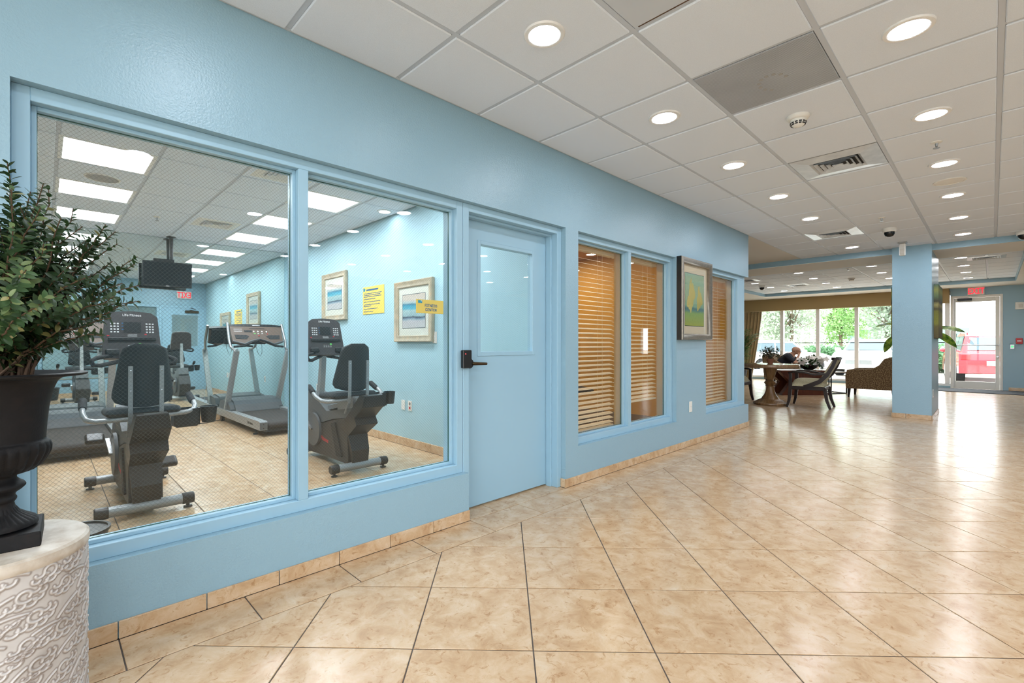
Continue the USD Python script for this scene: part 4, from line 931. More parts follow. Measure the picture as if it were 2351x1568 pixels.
dk = thing('desk', 'dark desk in the orange room behind the blinds', 'desk', (4.4, 1.9, 0))
put('desktop', MB().bbox(-.8, .8, -.38, .38, .72, .755), 'dark_wood', dk); put('front_panel', MB().box(-.75, .75, -.33, -.31, .1, .72), 'dark_wood', dk)
for sx in (-1, 1): put('pedestal_drawers', MB().bbox(sx * .55 - .22, sx * .55 + .22, -.3, .34, .02, .72), 'dark_wood', dk)
mo = thing('monitor', 'dark computer monitor on the desk behind the blinds', 'monitor', (4.2, 1.85, .755))
put('screen_case', MB().bbox(-.27, .27, -.02, .02, .1, .43, .006), 'black_plastic', mo); put('stand', MB().bbox(-.03, .03, -.01, .03, .01, .2).bbox(-.11, .11, -.08, .1, 0, .012), 'black_plastic', mo)
oc = thing('office_chair', 'dark high-backed office chair behind the blinds', 'chair', (5.6, 1.9, 0), 60)
put('seat', MB().rbox((0, 0, .47), (.5, .5, .09), .04), 'black_matte', oc, 50); put('backrest', MB().rbox((0, .24, .88), (.46, .08, .66), .038), 'black_matte', oc, 50)
put('column', MB().cyl((0, 0, .08), (0, 0, .43), .03), 'black_plastic', oc, 40); m = MB()
for k in range(5): a = k * 2 * PI / 5; m.tube([(0, 0, .09), (.3 * math.cos(a), .3 * math.sin(a), .06), (.3 * math.cos(a), .3 * math.sin(a), 0)], [.025, .018, .02], 6)
put('star_base', m, 'black_plastic', oc)

# ---------------------------------------------------------------- things on the lobby ceiling
x, y = tc(3, 1)
gr = thing('return_grille', 'grey perforated return air panel in the lobby ceiling', 'air vent', (x, y, H))
mat('perforated', {'g': ('texture_coordinate', {}), 'v': ('voronoi_texture', {'scale': 190., 'randomness': 0.}), 'r': ('rgb_ramp', {'ramp': [(.30, lin('85898e')), (.46, lin('bec4cb'))]}), 'n': ('noise_texture', {'scale': 3.}), 'r2': ('rgb_ramp', {'ramp': [(.3, (.86, .86, .86)), (.7, (1., 1., 1.))]}), 'mx': ('mix', {'mix_type': 'multiply', 'fac': 1.}), 'p': ('principled_bsdf', {'roughness': .7})},
    [('g.object', 'v.vector'), ('v.distance', 'r.fac'), ('g.object', 'n.vector'), ('n.fac', 'r2.fac'), ('r.color', 'mx.color1'), ('r2.color', 'mx.color2'), ('mx.color', 'p.base_color')])
put('panel', MB().bbox(-.29, .29, -.29, .29, -.006, .015, .003), 'perforated', gr); m = MB()
for k in range(9): a = .5 + k * .5; m.ell((.06 + .095 * math.cos(a), -.02 + .07 * math.sin(a), -.0062), (.014, .011, .0008), 1)
put('cleaned_spots', m, 'grille_gray', gr, True)
x, y = tc(1, 1); ap = thing('access_panel', 'plain grey panel with a cracked edge at the top of the lobby ceiling', 'panel', (x, y, H))
put('panel', MB().bbox(-.29, .29, -.29, .29, -.003, .015, .002), 'panel_gray', ap); put('cracked_edge', MB().box(.28, .287, -.29, -.05, -.0045, -.003).box(.283, .289, .0, .27, -.0045, -.003), 'stem', ap)
diffuser('air_vent', 'shiny square air vent in the lobby ceiling, nearer one', *tc(6, 1), 'foil_metal', 'lobby vents'); diffuser('air_vent', 'shiny square air vent in the lobby ceiling, near the wall end', *tc(11, 0), 'foil_metal', 'lobby vents')
sd = thing('smoke_detector', 'white smoke detector on the lobby ceiling beyond the grey panel', 'smoke detector', (3.61, -1.452, H - .007))
put('base', MB().lathe([(.066, 0), (.066, -.012), (.058, -.022), (.048, -.026)], 40), 'plastic_white', sd, 40); put('dome', MB().lathe([(.046, -.026), (.043, -.05), (.034, -.062), (.02, -.068), (.001, -.07)], 36), 'plastic_white', sd, 50); m = MB()
for k in range(12):
    for z, r_ in ((-.046, .0443), (-.056, .0400)): a = k * PI / 6; m.box(-.0075, .0075, -.002, .002, -.0036, .0036); m.v[-1] = m.v[-1] @ rot(RZ, math.degrees(a) + 90)[:3, :3].T + (r_ * math.cos(a), r_ * math.sin(a), z)
put('slots', m, 'black_matte', sd)
sprinkler('sprinkler head in the lobby ceiling between two downlights', 4.818, -2.047); sprinkler('sprinkler head in the lobby ceiling before the dome camera', 7.22, -1.428)
sp = thing('ceiling_speaker', 'round white speaker grille in the lobby ceiling', 'speaker', (6.06, -2.062, H - .006))
put('ring', MB().lathe([(.115, -.001), (.115, -.008), (.103, -.010), (.103, -.004)], 40), 'plastic_white', sp, 40); put('grille', MB().lathe([(.103, -.005), (.05, -.009), (.001, -.010)], 40), 'white_paint', sp, 60)
def dome_cam(label, x, y, z=H - .006):
    c = thing('dome_camera', label, 'security camera', (x, y, z), 0, 'dome cameras')
    put('housing', MB().lathe([(.075, 0), (.075, -.03), (.066, -.05), (.06, -.052)], 36), 'plastic_white', c, 40); put('dome', MB().lathe([(.056, -.05), (.054, -.075), (.042, -.098), (.022, -.11), (.001, -.113)], 32), 'tv_black', c, 60)
dome_cam('dark dome camera on the lobby ceiling before the blue column', 7.971, -1.413); dome_cam('dark dome camera at the far right of the lobby ceiling', 9.464, -2.62)
md = thing('motion_sensor', 'pale box-shaped sensor hung from the ceiling in front of the blue column', 'sensor', (9.2, -1.42, H - .006))
put('bracket', MB().bbox(-.05, .05, -.05, .05, -.02, 0, .004), 'steel', md); put('case', MB().bbox(-.03, .03, -.035, .035, -.2, -.02, .01), 'plastic_white', md); put('lens', MB().bbox(-.034, -.03, -.028, .028, -.18, -.1, .002), 'soffit_white', md)
# ---------------------------------------------------------------- lounge
va = thing('valance', 'long tan fabric valance above the lounge windows', 'valance')
put('fabric_box', MB().bbox(XW - .17, XW - .001, -1.575, 3.72, 2.19, 2.559, .006), 'valance', va); put('welt', MB().box(XW - .173, XW - .17, -1.57, 3.7, 2.192, 2.2), 'curtain', va)
cu = thing('curtain', 'pleated tan curtain at the corner of the lounge windows', 'curtain')
v, f = [], []; nj, ni = 14, 90
for j in range(nj):
    q = j / (nj - 1); z = 2.187 - q * 2.175; ye = 2.80 + .30 * q ** 1.2; 
    for i in range(ni): a = i / (ni - 1); y = ye + (3.85 - ye) * a; v.append((XW - .09 + .035 * math.sin(a * 2 * PI * 10) * (1 - .3 * q), y, z))
for j in range(nj - 1):
    for i in range(ni - 1): a = j * ni + i; f.append((a, a + 1, a + ni + 1, a + ni))
put('drape', MB().add(v, f), 'curtain', cu, True); put('lining_edge', MB().tube([v[j * ni] for j in range(nj)], .012, 6), 'mat_board', cu, True)

# round pedestal table
t = thing('pedestal_table', 'round wooden table on a turned pedestal base near the blue wall end', 'table', (9.95, .55, 0))
put('tabletop', MB().lathe([(.02, .70), (.44, .70), (.47, .715), (.475, .745), (.468, .764), (.44, .768), (.001, .768)], 64), 'table_top', t, 30)
put('pedestal', MB().lathe([(.27, .0), (.285, .02), (.28, .045), (.25, .055), (.21, .085), (.15, .11), (.135, .14), (.10, .19), (.075, .26), (.062, .33), (.068, .345), (.06, .355), (.085, .385), (.105, .41), (.085, .44), (.05, .455), (.06, .47), (.055, .48), (.075, .53), (.10, .62), (.115, .68), (.13, .702)], 48), 'oak', t, 35)
def leaf_clump(parent, c, r, n, size, seed, material, name='leaves', up=.5, kind='stuff'):
    rs = np.random.RandomState(seed); m = MB()
    for k in range(n):
        d = rs.normal(0, 1, 3); d[2] = abs(d[2]) * up + .05; d /= np.linalg.norm(d); p = np.array(c) + d * r * rs.uniform(.35, 1) ** .7
        m.add(LV * size * rs.uniform(.7, 1.2) @ frame_of(d + rs.normal(0, .6, 3), np.array([.1, .2, 1.])).T + p, LF)
    return put(name, m, material, parent, True, kind=kind)
leaf_mat('pot_leaf', '1d2a1a', '32442a', '4c5c38', .1)
pp = thing('potted_plant', 'small dark leafy plant in a terracotta pot on the round table', 'plant', (9.95, .55, .768))
put('pot', MB().lathe([(.042, .001), (.058, .075), (.064, .075), (.064, .092), (.055, .092), (.05, .07), (.001, .07)], 28), 'terracotta', pp, 40)
m = MB(); rs = np.random.RandomState(3)
for k in range(22): a, b = rs.uniform(0, 2 * PI), rs.uniform(.2, 1.15); m.tube([(0, 0, .07), (.1 * math.sin(b) * math.cos(a), .1 * math.sin(b) * math.sin(a), .07 + .12 * math.cos(b) + .03), (.21 * math.sin(b) * math.cos(a), .21 * math.sin(b) * math.sin(a), .07 + .25 * math.cos(b))], .003, 4)
put('stems', m, 'stem', pp); leaf_clump(pp, (0, 0, .12), .21, 420, .042, 5, 'pot_leaf', up=.8)

# armchair with sweeping dark frame
def make_armchair(label):
    t = thing('wood_armchair', label, 'chair', (0, 0, 0), 0, 'dark framed armchairs at the round table')
    for sx in (-1, 1):
        put('leg', MB().tube([(sx * .30, .30, 0), (sx * .292, .27, .12), (sx * .285, .25, .33), (sx * .285, .25, .62)], [.018, .022, .027, .022], flat=.9), 'dark_wood', t)
        put('leg', MB().tube([(sx * .25, -.34, 0), (sx * .245, -.29, .15), (sx * .245, -.26, .36)], [.018, .023, .028], flat=.9), 'dark_wood', t)
        put('side_frame', MB().tube([(sx * .275, -.43, .90), (sx * .285, -.375, .75), (sx * .295, -.30, .60), (sx * .30, -.19, .48), (sx * .30, -.06, .41), (sx * .30, .04, .375)], [.022, .026, .03, .034, .036, .03], flat=.6), 'dark_wood', t, 50)
        put('arm', MB().tube([(sx * .29, .28, .615), (sx * .30, .2, .64), (sx * .305, .05, .635), (sx * .30, -.12, .60), (sx * .292, -.29, .62)], [.02, .023, .02, .02, .02], flat=.75), 'dark_wood', t, 50)
    put('seat_rail', MB().bbox(-.29, .29, -.27, .27, .32, .385, .006), 'dark_wood', t)
    v, f = [], []                                  # domed cushion
    n = 14
    for j in range(n + 1):
        for i in range(n + 1): a, b = 2 * i / n - 1, 2 * j / n - 1; v.append((a * .275, b * .255, .40 + .12 * (1 - a ** 6) * (1 - b ** 6) ** .6 * (1 - .25 * a * a)))
    for j in range(n):
        for i in range(n): q = j * (n + 1) + i; f.append((q, q + 1, q + n + 2, q + n + 1))
    put('seat', MB().add(v, f).box(-.275, .275, -.255, .255, .38, .401), 'tweed', t, 50)
    v, f = [], []; ni, nj = 12, 10
    for s1 in (0, 1):
        for j in range(nj + 1):
            q = j / nj; z = .42 + .45 * q; yb = -.20 - .22 * q ** 1.1
            for i in range(ni + 1): a = 2 * i / ni - 1; v.append((a * .265, yb - .03 + .06 * a * a * .8 + (.06 - .02 * a * a) * (1 - s1) - .012, z))
    N = (ni + 1) * (nj + 1)
    for j in range(nj):
        for i in range(ni): q = j * (ni + 1) + i; f += [(q, q + ni + 1, q + ni + 2, q + 1), (N + q, N + q + 1, N + q + ni + 2, N + q + ni + 1)]
        for q in (j * (ni + 1), j * (ni + 1) + ni): f.append((q, N + q, N + q + ni + 1, q + ni + 1))
    put('backrest', MB().add(v, f), 'tweed', t, 50)
    put('top_rail', MB().tube([(a * .275, -.445 + .05 * a * a + .01, .885) for a in np.linspace(-1, 1, 9)], .028, flat=.8), 'dark_wood', t, 50)
    return t
ac = make_armchair('dark framed armchair in tweed, right of the round table, seen from the side')
ac.GetAttribute('xformOp:translate').Set(Gf.Vec3d(10.14, -.04, 0)); ac.GetAttribute('xformOp:rotateZ').Set(4.)
dup(ac, (10.18, 1.31, 0), 182, 'dark framed armchair in tweed, mostly hidden by the end of the blue wall')
# upholstered brown lounge chairs
def make_lounge_chair(label):
    t = thing('lounge_chair', label, 'armchair', (0, 0, 0), 0, 'brown patterned lounge chairs')
    side = rpoly([(.42, .19), (.43, .46), (.40, .585), (.33, .60), (-.02, .615), (-.14, .70), (-.22, .83), (-.30, .86), (-.44, .86), (-.46, .80), (-.41, .19)], .02)
    for sx in (-1, 1): x = sorted((sx * .27, sx * .40)); put('arm', MB().prism(side, x[0], x[1]), 'brown_fabric', t, 30)
    put('seat', MB().bbox(-.268, .268, -.3, .42, .19, .36, .02).rbox((0, .10, .42), (.53, .62, .13), .04), 'brown_fabric', t, 50)
    put('backrest', MB().hull([(x, y, z) for x in (-.268, .268) for y, z in ((-.2, .36), (-.42, .2), (-.46, .84), (-.40, .87), (-.28, .86))]), 'brown_fabric', t, 30)
    for sx in (-1, 1):
        for sy in (-.36, .37): put('leg', MB().tube([(sx * .35, sy * 1.03, 0), (sx * .34, sy, .19)], [.017, .028], flat=1.), 'dark_wood', t)
    return t
lc = make_lounge_chair('brown patterned lounge chair left of the blue column, seen from its side')
lc.GetAttribute('xformOp:translate').Set(Gf.Vec3d(12.95, -.58, 0))
dup(lc, (14.6, 1.52, 0), 180, 'brown patterned lounge chair in which the bald man sits')
# coffee table with hourglass base
ct = thing('coffee_table', 'reddish brown wooden coffee table with hourglass base under the white orchids', 'table', (12.5, .72, 0), -43)
put('tabletop', MB().bbox(-.60, .60, -.34, .34, .515, .555, .006), 'mahogany', ct)
for sy in (-.2, .2): put('hourglass_base', MB().prism(rpoly([(-.56, .515), (.56, .515), (.33, .28), (.54, .0), (-.54, .0), (-.33, .28)], .005), sy - .06, sy + .06, 'xz'), 'mahogany', ct)
st = thing('side_table', 'thin black framed side table between the orchids and the brown lounge chair', 'table', (13.35, .28, 0), -30)
for sx in (-.22, .22):
    for sy in (-.22, .22): put('leg', MB().box(sx - .009, sx + .009, sy - .009, sy + .009, 0, .48), 'iron_black', st)
for z, mt in ((.0, 'iron_black'), (.462, 'iron_black')):
    m = MB()
    for s1 in (-.22, .22): m.box(-.22, .22, s1 - .009, s1 + .009, z, z + .018).box(s1 - .009, s1 + .009, -.22, .22, z, z + .018)
    put('frame_rail', m, mt, st)
put('stone_top', MB().bbox(-.235, .235, -.235, .235, .48, .5, .003), 'white_paint', st)
oa = thing('orchid_arrangement', 'white orchids and green leaves in a low bowl on the coffee table', 'flowers', (12.66, .55, .555), -43)
put('bowl', MB().lathe([(.08, .001), (.16, .05), (.19, .11), (.18, .11), (.15, .06), (.001, .05)], 32), 'dark_wood', oa, 40)
leaf_mat('orchid_leaf', '2c4a28', '4a6d3a', '7c9355', .2); plain('petal_white', 'f6efe6', .6)
leaf_clump(oa, (0, 0, .07), .24, 130, .10, 8, 'orchid_leaf', up=.45); rs = np.random.RandomState(9)
for k in range(26):
    p = np.array([rs.uniform(-.22, .36), rs.uniform(-.22, .10), rs.uniform(.13, .29)]); m = MB(); A = frame_of(rs.normal(0, .5, 3) + np.array([-.5, -.8, .3]), np.array([0, 0, 1.]))
    for j in range(5):
        a = j * 2 * PI / 5; d = A[:, 1] * math.cos(a) + A[:, 2] * math.sin(a) + A[:, 0] * .25; m.add(LV * np.array([.07, .11, .07]) @ frame_of(d, A[:, 0]).T + p, LF)
    put('blossom', m, 'petal_white', oa, True)
    put('flower_stem', MB().tube([(0, 0, .08), tuple(p * np.array([.6, .6, 1.05])), tuple(p)], .003, 4), 'stem', oa)
# palm by the curtain
pm = thing('potted_palm', 'leafy green palm in a pot beside the curtain', 'plant', (15.6, 3.02, 0))
put('pot', MB().lathe([(.14, 0), (.19, .32), (.2, .34), (.175, .34), (.165, .3), (.001, .3)], 28), 'black_matte', pm, 40); rs = np.random.RandomState(2); m = MB(); st_ = MB()
for k in range(26):
    a = rs.uniform(0, 2 * PI); b = rs.uniform(.12, .95); ln = rs.uniform(.7, 1.15); q = np.linspace(0, 1, 9); base = np.array([rs.uniform(-.05, .05), rs.uniform(-.05, .05), .3 + rs.uniform(0, .75)])
    P = np.stack([base[0] + ln * .62 * np.sin(b) * q * np.cos(a), base[1] + ln * .62 * np.sin(b) * q * np.sin(a), base[2] + ln * (.75 * math.cos(b) * q + .18 * q - .42 * q ** 2.4 * math.sin(b))], 1); st_.tube(P, np.linspace(.008, .002, 9), 4)
    for i in range(2, 9):
        d = P[i] - P[i - 1]; d /= np.linalg.norm(d); s1 = np.cross(d, [0, 0, 1.]); s1 /= np.linalg.norm(s1)
        for sg in (-1, 1):
            for o in (0, .5): m.add(LV * np.array([.24, .085, .12]) @ frame_of(s1 * sg + d * .7 - np.array([0, 0, .25]), np.array([0, 0, 1.])).T + P[i] - d * .05 * o, LF)
put('stalks', st_, 'stem', pm, 50); put('fronds', m, 'orchid_leaf', pm, True, kind='stuff')
# dieffenbachia behind the column
df = thing('dieffenbachia', 'plant with big yellow-green mottled leaves behind the blue column', 'plant', (11.35, -1.46, 0))
put('pot', MB().lathe([(.15, 0), (.2, .36), (.21, .38), (.185, .38), (.17, .33), (.001, .33)], 28), 'black_matte', df, 40)
BV, BF = leaf_shape(9, .42, .18, .5); sm = MB(); rs = np.random.RandomState(6)
for k in range(3): sm.tube([(rs.uniform(-.05, .05), rs.uniform(-.05, .05), .33), (0.02 * k, .03 * k, .9), (.03 * k, .02 * k, 1.5)], .02, 8)
for p, d, ln in (((-.1, -.16, 1.42), (-.25, -1, .02), .40), ((-.1, -.14, 1.36), (-.3, -.8, -.45), .42), ((-.1, -.05, 1.1), (-.3, -.6, -.7), .34), ((-.1, .36, 1.50), (-.3, .9, .05), .26), ((-.1, .34, 1.30), (-.4, .5, -.8), .34),
                 ((0, 0, 1.55), (.4, .3, .6), .4), ((.1, .1, 1.5), (1, .3, .2), .4), ((.1, -.05, 1.4), (1, -.5, .1), .4), ((0, .2, 1.7), (.1, .2, .6), .3)):
    put('leaf', MB().add(BV * ln @ frame_of(np.array(d, float), np.array([-.5, -.1, 1.])).T + np.array(p), BF), 'leaf_variegated', df, True)
    sm.tube([(0, 0, p[2] - .25), (p[0] * .5, p[1] * .5, p[2] - .06), p], .008, 6)
put('stems', sm, 'stem', df, 50)
art('canvas_gold', [(0, '5f5334'), (.2, '6d6238'), (.28, '8a8838'), (.48, '7d7a35'), (.55, '5a5138'), (.62, 'a39a62'), (.68, '4a4636'), (.8, '6d7f5a'), (.9, '9a9b58'), (1, '4f6b5e')], 3.3, 1.23, 2.06, (1, 1, 2), .1)
for y0, y1, lb, x0 in ((-1.765, CY0 - .0005, 'gold and green abstract canvas on the exit door side of the blue column', 9.95), (CY1 + .0005, -1.2, 'gold and green abstract canvas on the window side of the blue column', 10.0)):
    c = thing('canvas_print', lb, 'picture'); put('canvas', MB().bbox(x0, x0 + .86, y0, y1, 1.23, 2.06, .003), 'canvas_gold', c)
o = thing('wall_outlet', 'white socket plate low on the side of the blue column', 'outlet')
put('plate', MB().bbox(9.76, 9.84, CY0 - .007, CY0 - .0005, .33, .45, .002), 'plastic_white', o); put('socket', MB().box(9.78, 9.82, CY0 - .0085, CY0 - .007, .35, .43), 'steel', o)
# by the exit door
exit_sign('lit red exit sign above the glass exit door', tr(XW - .06, -2.05, 2.465) @ rot(RZ, -90) @ rot(RX, 90), .30, .19)
fa = thing('fire_alarm_pull', 'red fire alarm pull box right of the exit door', 'alarm')
put('box', MB().bbox(XW - .05, XW - .0005, -2.83, -2.72, 1.14, 1.28, .006), 'red_plastic', fa); put('handle', MB().box(XW - .056, XW - .05, -2.81, -2.74, 1.2, 1.225), 'ink_white', fa)
eb = thing('exit_button', 'small green door release button right of the exit door', 'button')
put('plate', MB().bbox(XW - .03, XW - .0005, -2.70, -2.625, 1.02, 1.13, .004), 'steel', eb); put('push_button', MB().bbox(XW - .045, XW - .03, -2.685, -2.64, 1.055, 1.1, .006), 'led_green', eb)
sb = thing('strobe_box', 'cream box mounted high on the wall right of the exit door', 'alarm')
put('case', MB().bbox(XW - .06, XW - .0005, -2.88, -2.71, 1.97, 2.14, .008), 'plastic_white', sb); put('lens', MB().bbox(XW - .075, XW - .06, -2.83, -2.76, 2.01, 2.09, .005), 'soffit_white', sb)
dm = put('door_mat', MB().bbox(15.75, 16.9, -3.3, -1.35, .0005, .012, .004), 'mat_gray'); tag(dm, 'dark grey entrance mat inside the glass exit door', 'mat')
# lounge ceiling things
diffuser('air_vent', 'shiny square air vent in the lounge ceiling beside the second row of lights', 13.99, 1.09, 'foil_metal', 'lounge vents'); diffuser('air_vent', 'shiny square air vent in the lounge ceiling near the end of the blue wall', 12.16, 1.70, 'foil_metal', 'lounge vents')
diffuser('air_vent', 'shiny square air vent in the lounge ceiling in front of the exit door', 11.9, -2.26, 'foil_metal', 'lounge vents')
dome_cam('dark dome camera on the lounge ceiling by the left end', 13.43, 1.75)
sd = thing('smoke_detector', 'small smoke detector on the lounge ceiling', 'smoke detector', (13.39, -.12, H - .007)); put('base', MB().lathe([(.07, 0), (.066, -.02), (.05, -.03), (.045, -.055), (.001, -.06)], 32), 'soffit_white', sd, 40); put('vent_ring', MB().lathe([(.049, -.034), (.047, -.046), (.03, -.046)], 32), 'black_matte', sd, 40)
sprinkler('sprinkler head in the lounge ceiling', 11.6, -.36)

# ---------------------------------------------------------------- the man in the lounge chair
def body_mesh(bones, step=.016, it=12):
    parts = [mf.Manifold.batch_hull([mf.Manifold.sphere(r, 20).translate(tuple(p)) for p, r in b]) for b in bones]
    k = mf.Manifold.batch_boolean(parts, mf.OpType.Add).refine_to_length(step).to_mesh()
    m = trimesh.Trimesh(np.array(k.vert_properties[:, :3]), k.tri_verts, process=True); trimesh.smoothing.filter_taubin(m, iterations=it); return m
J = lambda x, y, z, r: (np.array([x, y, z], float), r)
hipL, hipR, pel, wst, chs, nck = J(-.02, .10, .50, .10), J(-.02, -.10, .50, .10), J(-.05, 0, .52, .12), J(.0, 0, .62, .135), J(.14, 0, .76, .135), J(.245, 0, .875, .058)
shL, shR = J(.17, .175, .81, .062), J(.17, -.175, .81, .062)
elR, wrR, elL, wrL = J(.36, -.19, .63, .044), J(.385, -.07, .80, .030), J(.33, .22, .62, .044), J(.50, .12, .58, .030)
knL, knR, anL, anR = J(.42, .13, .50, .062), J(.42, -.13, .50, .062), J(.44, .12, .09, .042), J(.44, -.12, .09, .042)
toL, toR = J(.62, .14, .035, .03), J(.62, -.14, .035, .03); heL, heR = J(.40, .12, .04, .036), J(.40, -.12, .04, .036)
hd = np.array([.325, 0, .955])
bones = [(pel, hipL), (pel, hipR), (pel, wst), (wst, chs), (chs, shL), (chs, shR), (chs, nck), (nck, J(.30, 0, .92, .06)), (shL, elL), (elL, wrL), (shR, elR), (elR, wrR), (hipL, knL), (hipR, knR), (knL, anL), (knR, anR), (anL, heL, toL), (anR, heR, toR),
         (J(.305, 0, .985, .082), J(.35, 0, .975, .078), J(.33, 0, .94, .066)), (J(.33, 0, .94, .066), J(.385, 0, .885, .036), J(.40, 0, .91, .03)), (J(.415, 0, .945, .012), J(.428, 0, .925, .011))]
for sy in (-1, 1): bones.append((J(.325, sy * .078, .955, .012), J(.33, sy * .08, .93, .010)))
for sy, wr, d in ((-1, wrR, np.array([.03, .05, .085])), (1, wrL, np.array([.09, -.02, -.02]))):     # hands: palm, four curled fingers and a thumb
    w0, n0 = wr[0], d / np.linalg.norm(d); sd_ = np.cross(n0, [0, 0, 1.] if abs(n0[2]) < .8 else [1., 0, 0]); sd_ /= np.linalg.norm(sd_); cu_ = np.cross(sd_, n0) * (1 if sy < 0 else -1)
    pa = [(w0 + n0 * .075 + sd_ * q, .013) for q in (-.03, .03)]; bones.append(((w0, .026), pa[0], pa[1]))
    for i, (q, l) in enumerate(zip((-.03, -.01, .01, .03), (.026, .030, .029, .022))):
        a = w0 + n0 * .078 + sd_ * q; b = a + n0 * l * .7 - cu_ * l; c = b - n0 * l * .8 - cu_ * .008; bones += [((a, .0095), (b, .0088)), ((b, .0088), (c, .008))]
    a = w0 + n0 * .025 - sd_ * .03; b = a + n0 * .03 - sd_ * .018 - cu_ * .012; bones += [((a, .012), (b, .0105)), ((b, .0105), (b + n0 * .025 + sd_ * .012, .009))]
man = thing('person', 'bald man in a dark polo shirt and glasses, resting his chin on his fist', 'person', (14.6, 1.60, 0), -90)
put('body', body_mesh(bones), 'skin', man, True)
inf = lambda b, k: [(p, r + k) for p, r in b]
elS = lambda s, e: ((s[0] * .35 + e[0] * .65), s[1] * .9 + .006)
put('shirt', body_mesh([inf((pel, wst), .012), inf((wst, chs), .012), inf((chs, shL), .012), inf((chs, shR), .012), (J(.17, .175, .81, .074), elS(shL, elL)), (J(.17, -.175, .81, .074), elS(shR, elR)), (J(.2, 0, .83, .075), J(.235, 0, .865, .066))], .02), 'navy', man, True)
put('trousers', body_mesh([inf((pel, hipL), .014), inf((pel, hipR), .014), inf((hipL, knL), .014), inf((hipR, knR), .014), (inf([knL], .014)[0], (np.array([.44, .12, .13]), .058)), (inf([knR], .014)[0], (np.array([.44, -.12, .13]), .058))], .022), 'jeans', man, True)
for s1, he, to in ((1, heL, toL), (-1, heR, toR)): put('shoe', body_mesh([inf((he, to), .012)], .02, 6), 'black_matte', man, True)
put('glasses', MB().tube([(.33, -.083, .965), (.41, -.07, .958), (.428, -.03, .955), (.43, 0, .958), (.428, .03, .955), (.41, .07, .958), (.33, .083, .965)], .004, 5), 'black_plastic', man, True)
for sy in (-1, 1): put('eye', MB().ell((.41, sy * .03, .952), (.008, .011, .008), 1), 'ink_white', man, True)
put('mouth', MB().tube([(.414, -.02, .893), (.42, 0, .894), (.414, .02, .893)], .004, 5), 'terracotta', man, True)

# ---------------------------------------------------------------- outside
GZ = -.16
def make_car(label, body, loc, rz, roof=1.62, suv=True):
    t = thing('car', label, 'car', loc, rz)              # faces +x
    L_, W_ = 4.5, 1.84; side = [(-2.2, .35), (-2.25, .75), (-2.2, .98), (-1.95, 1.02), (-1.75, roof - .12), (-1.5, roof - .01), (-.2, roof), (.35, roof - .08), (1.05, 1.02), (1.75, .95), (2.15, .82), (2.25, .6), (2.2, .33)]
    low = Polygon([(-2.2, .33), (-2.25, .75), (-2.2, 1.0), (-1.2, 1.04), (1.05, 1.04), (1.75, .96), (2.15, .82), (2.25, .58), (2.2, .30), (1.8, .28)])
    for x in (-1.35, 1.38): low = low.difference(Polygon([(x + .4 * math.cos(a), .34 + .4 * math.sin(a)) for a in np.linspace(0, 2 * PI, 28)[:-1]]))
    low = max(getattr(low, 'geoms', [low]), key=lambda q: q.area)
    put('body', MB().prism(low.buffer(-.04).buffer(.04), -W_ / 2 + .02, W_ / 2 - .02, 'xz').hull([(x, y * W_ / 2, z) for x, z in ((-2.1, .5), (-2.1, .95), (2.05, .5), (2.0, .8)) for y in (-.97, .97)][:0] + [(x, y, z) for x, yy, z in ((-2.15, .88, .95), (-1.0, .9, 1.0), (1.0, .9, 1.0), (1.7, .84, .9), (2.1, .72, .78)) for y in (-yy, yy)] + [(x, y, z) for x, yy, z in ((-2.1, .86, .72), (2.1, .74, .62)) for y in (-yy, yy)]), body, t, 40)
    put('roof', MB().hull([(x, y, z) for x, yy, z in ((-1.95, .80, 1.0), (-1.72, .68, roof - .10), (-1.4, .66, roof), (-.1, .66, roof + .01), (.4, .66, roof - .06), (1.0, .78, 1.0)) for y in (-yy, yy)]), body, t, 40)
    put('windshield', MB().hull([(x + dx, y, z + .004) for dx in (0, .015) for x, yy, z in ((.98, .70, 1.05), (.48, .58, roof - .10)) for y in (-yy, yy)]), 'car_glass', t)
    put('rear_window', MB().hull([(x - dx, y, z) for dx in (0, .02) for x, yy, z in ((-1.93, .66, 1.1), (-1.75, .55, roof - .14)) for y in (-yy, yy)]), 'car_glass', t)
    for sy in (-1, 1):
        for a, b, c, e in ((-1.65, -.68, -1.5, -.66), (-.60, .72, -.58, .28)): put('side_window', MB().hull([(x, sy * (y + o), z) for o in (0, .012) for x, y, z in ((a, .788, 1.06), (b, .788, 1.06), (c, .69, roof - .1), (e, .69, roof - .1))]), 'car_glass', t)
        put('mirror', MB().ell((.72, sy * 1.0, 1.08), (.10, .12, .085), 2), body, t, True)
        put('headlight', MB().ell((2.08, sy * .62, .72), (.14, .2, .09), 2), 'ink_white', t, True); put('tail_light', MB().bbox(-2.27, -2.1, *sorted((sy * .62, sy * .86)), .78, .96, .02), 'red_plastic', t)
        for x in (-1.35, 1.38):
            w1 = put('wheel', MB().cyl((x, sy * .68, .34), (x, sy * .9, .34), .34, n=28), 'tyre', t, 40); put('rim', MB().lathe([(.22, 0), (.2, .02), (.06, .03), (.001, .035)], 24).moved(tr(x, sy * .89, .34) @ rot(RX, -90 * sy)), 'steel', w1, 40)
        put('roof_rail', MB().tube([(-1.4, sy * .6, roof + .01), (-1.3, sy * .6, roof + .05), (.1, sy * .6, roof + .05), (.2, sy * .6, roof)], .018, 6), 'steel', t)
    put('grille', MB().bbox(2.2, 2.27, -.42, .42, .5, .68, .01), 'steel', t); put('bumper', MB().bbox(2.12, 2.3, -.8, .8, .3, .46, .04), body, t); put('licence_plate', MB().box(-2.29, -2.25, -.26, .26, .6, .75), 'ink_white', t)
    return t
make_car('white estate car parked behind the man, seen from its side', 'car_white', (28.6, 5.5, GZ - .16), -46, 1.6)
make_car('white car parked nose to the lounge window', 'car_white', (25.4, 1.2, GZ), 178, 1.5)
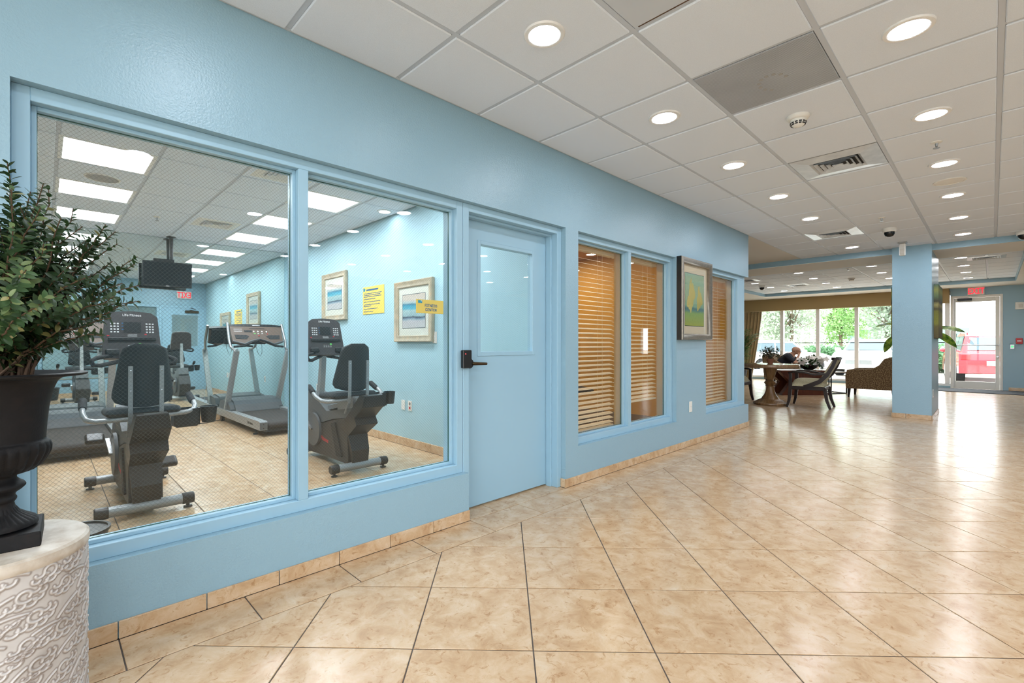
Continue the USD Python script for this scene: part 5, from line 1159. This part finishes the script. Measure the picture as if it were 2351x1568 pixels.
make_car('red car parked outside the glass exit door', 'car_red', (24.2, -2.15, GZ), 8, 1.66)
TV, TF = leaf_shape(2, .6, .2, .3)
def tree(label, x, y, hgt, cr, material, seed, n=2600, cat='tree', squash=.8, trunk=True, size=.22, low=.22):
    t = thing('tree' if trunk else 'hedge', label, cat, (x, y, GZ)); rs = np.random.RandomState(seed); b = MB()
    if trunk:
        b.tube([(0, 0, 0), (.05, .02, hgt * .3), (0, 0, hgt * .6)], [.16, .12, .07], 8)
        for k in range(14): a, q = rs.uniform(0, 2 * PI), rs.uniform(.25, .6); e = np.array([cr * .8 * math.cos(a), cr * .8 * math.sin(a), hgt * rs.uniform(.45, .95)]); b.tube([(0, 0, hgt * q), tuple(e * [.4, .4, .85]), tuple(e)], [.06, .035, .01], 5)
        put('trunk', b, 'bark', t, 50)
    P = []; cs = [np.array([rs.uniform(-1, 1) * cr * .7, rs.uniform(-1, 1) * cr * .7, hgt * rs.uniform(low, .92)]) for _ in range(30)]
    m = MB(); v0 = []
    for k in range(n):
        c = cs[k % 30]; d = rs.normal(0, 1, 3); d /= np.linalg.norm(d); p = c + d * cr * .45 * rs.uniform(.5, 1.05) ** .5 * np.array([1, 1, squash])
        if p[2] < .05: continue
        v0.append(TV * size * rs.uniform(.6, 1.3) @ frame_of(rs.normal(0, 1, 3), rs.normal(0, 1, 3)).T + p)
    k = len(v0); V = np.vstack(v0); F = (TF[None] + (np.arange(k) * len(TV))[:, None, None]).reshape(-1, 3)
    put('foliage', trimesh.Trimesh(V, F, process=False), material, t, True, kind='stuff'); return t
leaf_mat('tree_leaf_gray', 'a3b39f', 'c2cdbb', 'dfe5d8', .35); leaf_mat('tree_leaf_green', '84ab6c', 'a6c985', 'c6dca2', .35); leaf_mat('hedge_leaf', '57805a', '78a072', 'a1bf93', .3)
tree('greyish spreading tree behind the white estate car', 40.3, 7.9, 6.4, 2.3, 'tree_leaf_gray', 1, 9000)
tree('bright green tree right of the greyish tree', 48.5, 6.4, 7.0, 2.9, 'tree_leaf_green', 2, 9000)
tree('pale grey tree seen through the window next to the blue column', 38.6, 2.2, 6.2, 2.0, 'tree_leaf_gray', 3, 6500)
tree('green tree at the left end of the lounge windows beside the curtain', 48.3, 12.9, 6.0, 2.9, 'tree_leaf_green', 4, 9000)
tree('pale tree at the right side of the exit door glass', 34.0, -8.2, 6.5, 2.3, 'tree_leaf_gray', 5, 1300)
for k, (x, y) in enumerate(((33.8, 4.4), (35.0, 9.0), (36.5, 13.0), (29.5, -.9))): tree(['clipped hedge between the two white cars', 'hedge behind the white estate car', 'hedge at the left behind the white estate car', 'hedge seen through the narrow pane by the blue column'][k], x, y, 1.15, 1.3, 'hedge_leaf', 20 + k, 5000, 'hedge', .35, False, .16, .1)
fe = thing('fence', 'pale green panel fence beyond the parked cars', 'fence', (54, 2.5, GZ))
for k in range(7): put('fence_panel', MB().box(0, .05, -4 + 1.2 * k, -2.82 + 1.2 * k, 1.1, 2.6), 'fence_green', fe); put('fence_post', MB().box(-.03, .08, -4.03 + 1.2 * k, -3.97 + 1.2 * k, 0, 2.15), 'iron_black', fe)
kb = thing('kerb', 'pale concrete kerb along the parking bays', 'kerb', (19.4, 0, GZ)); put('kerb_stone', MB().bbox(0, .16, -12, 14, 0, .14, .02), 'white_paint', kb)
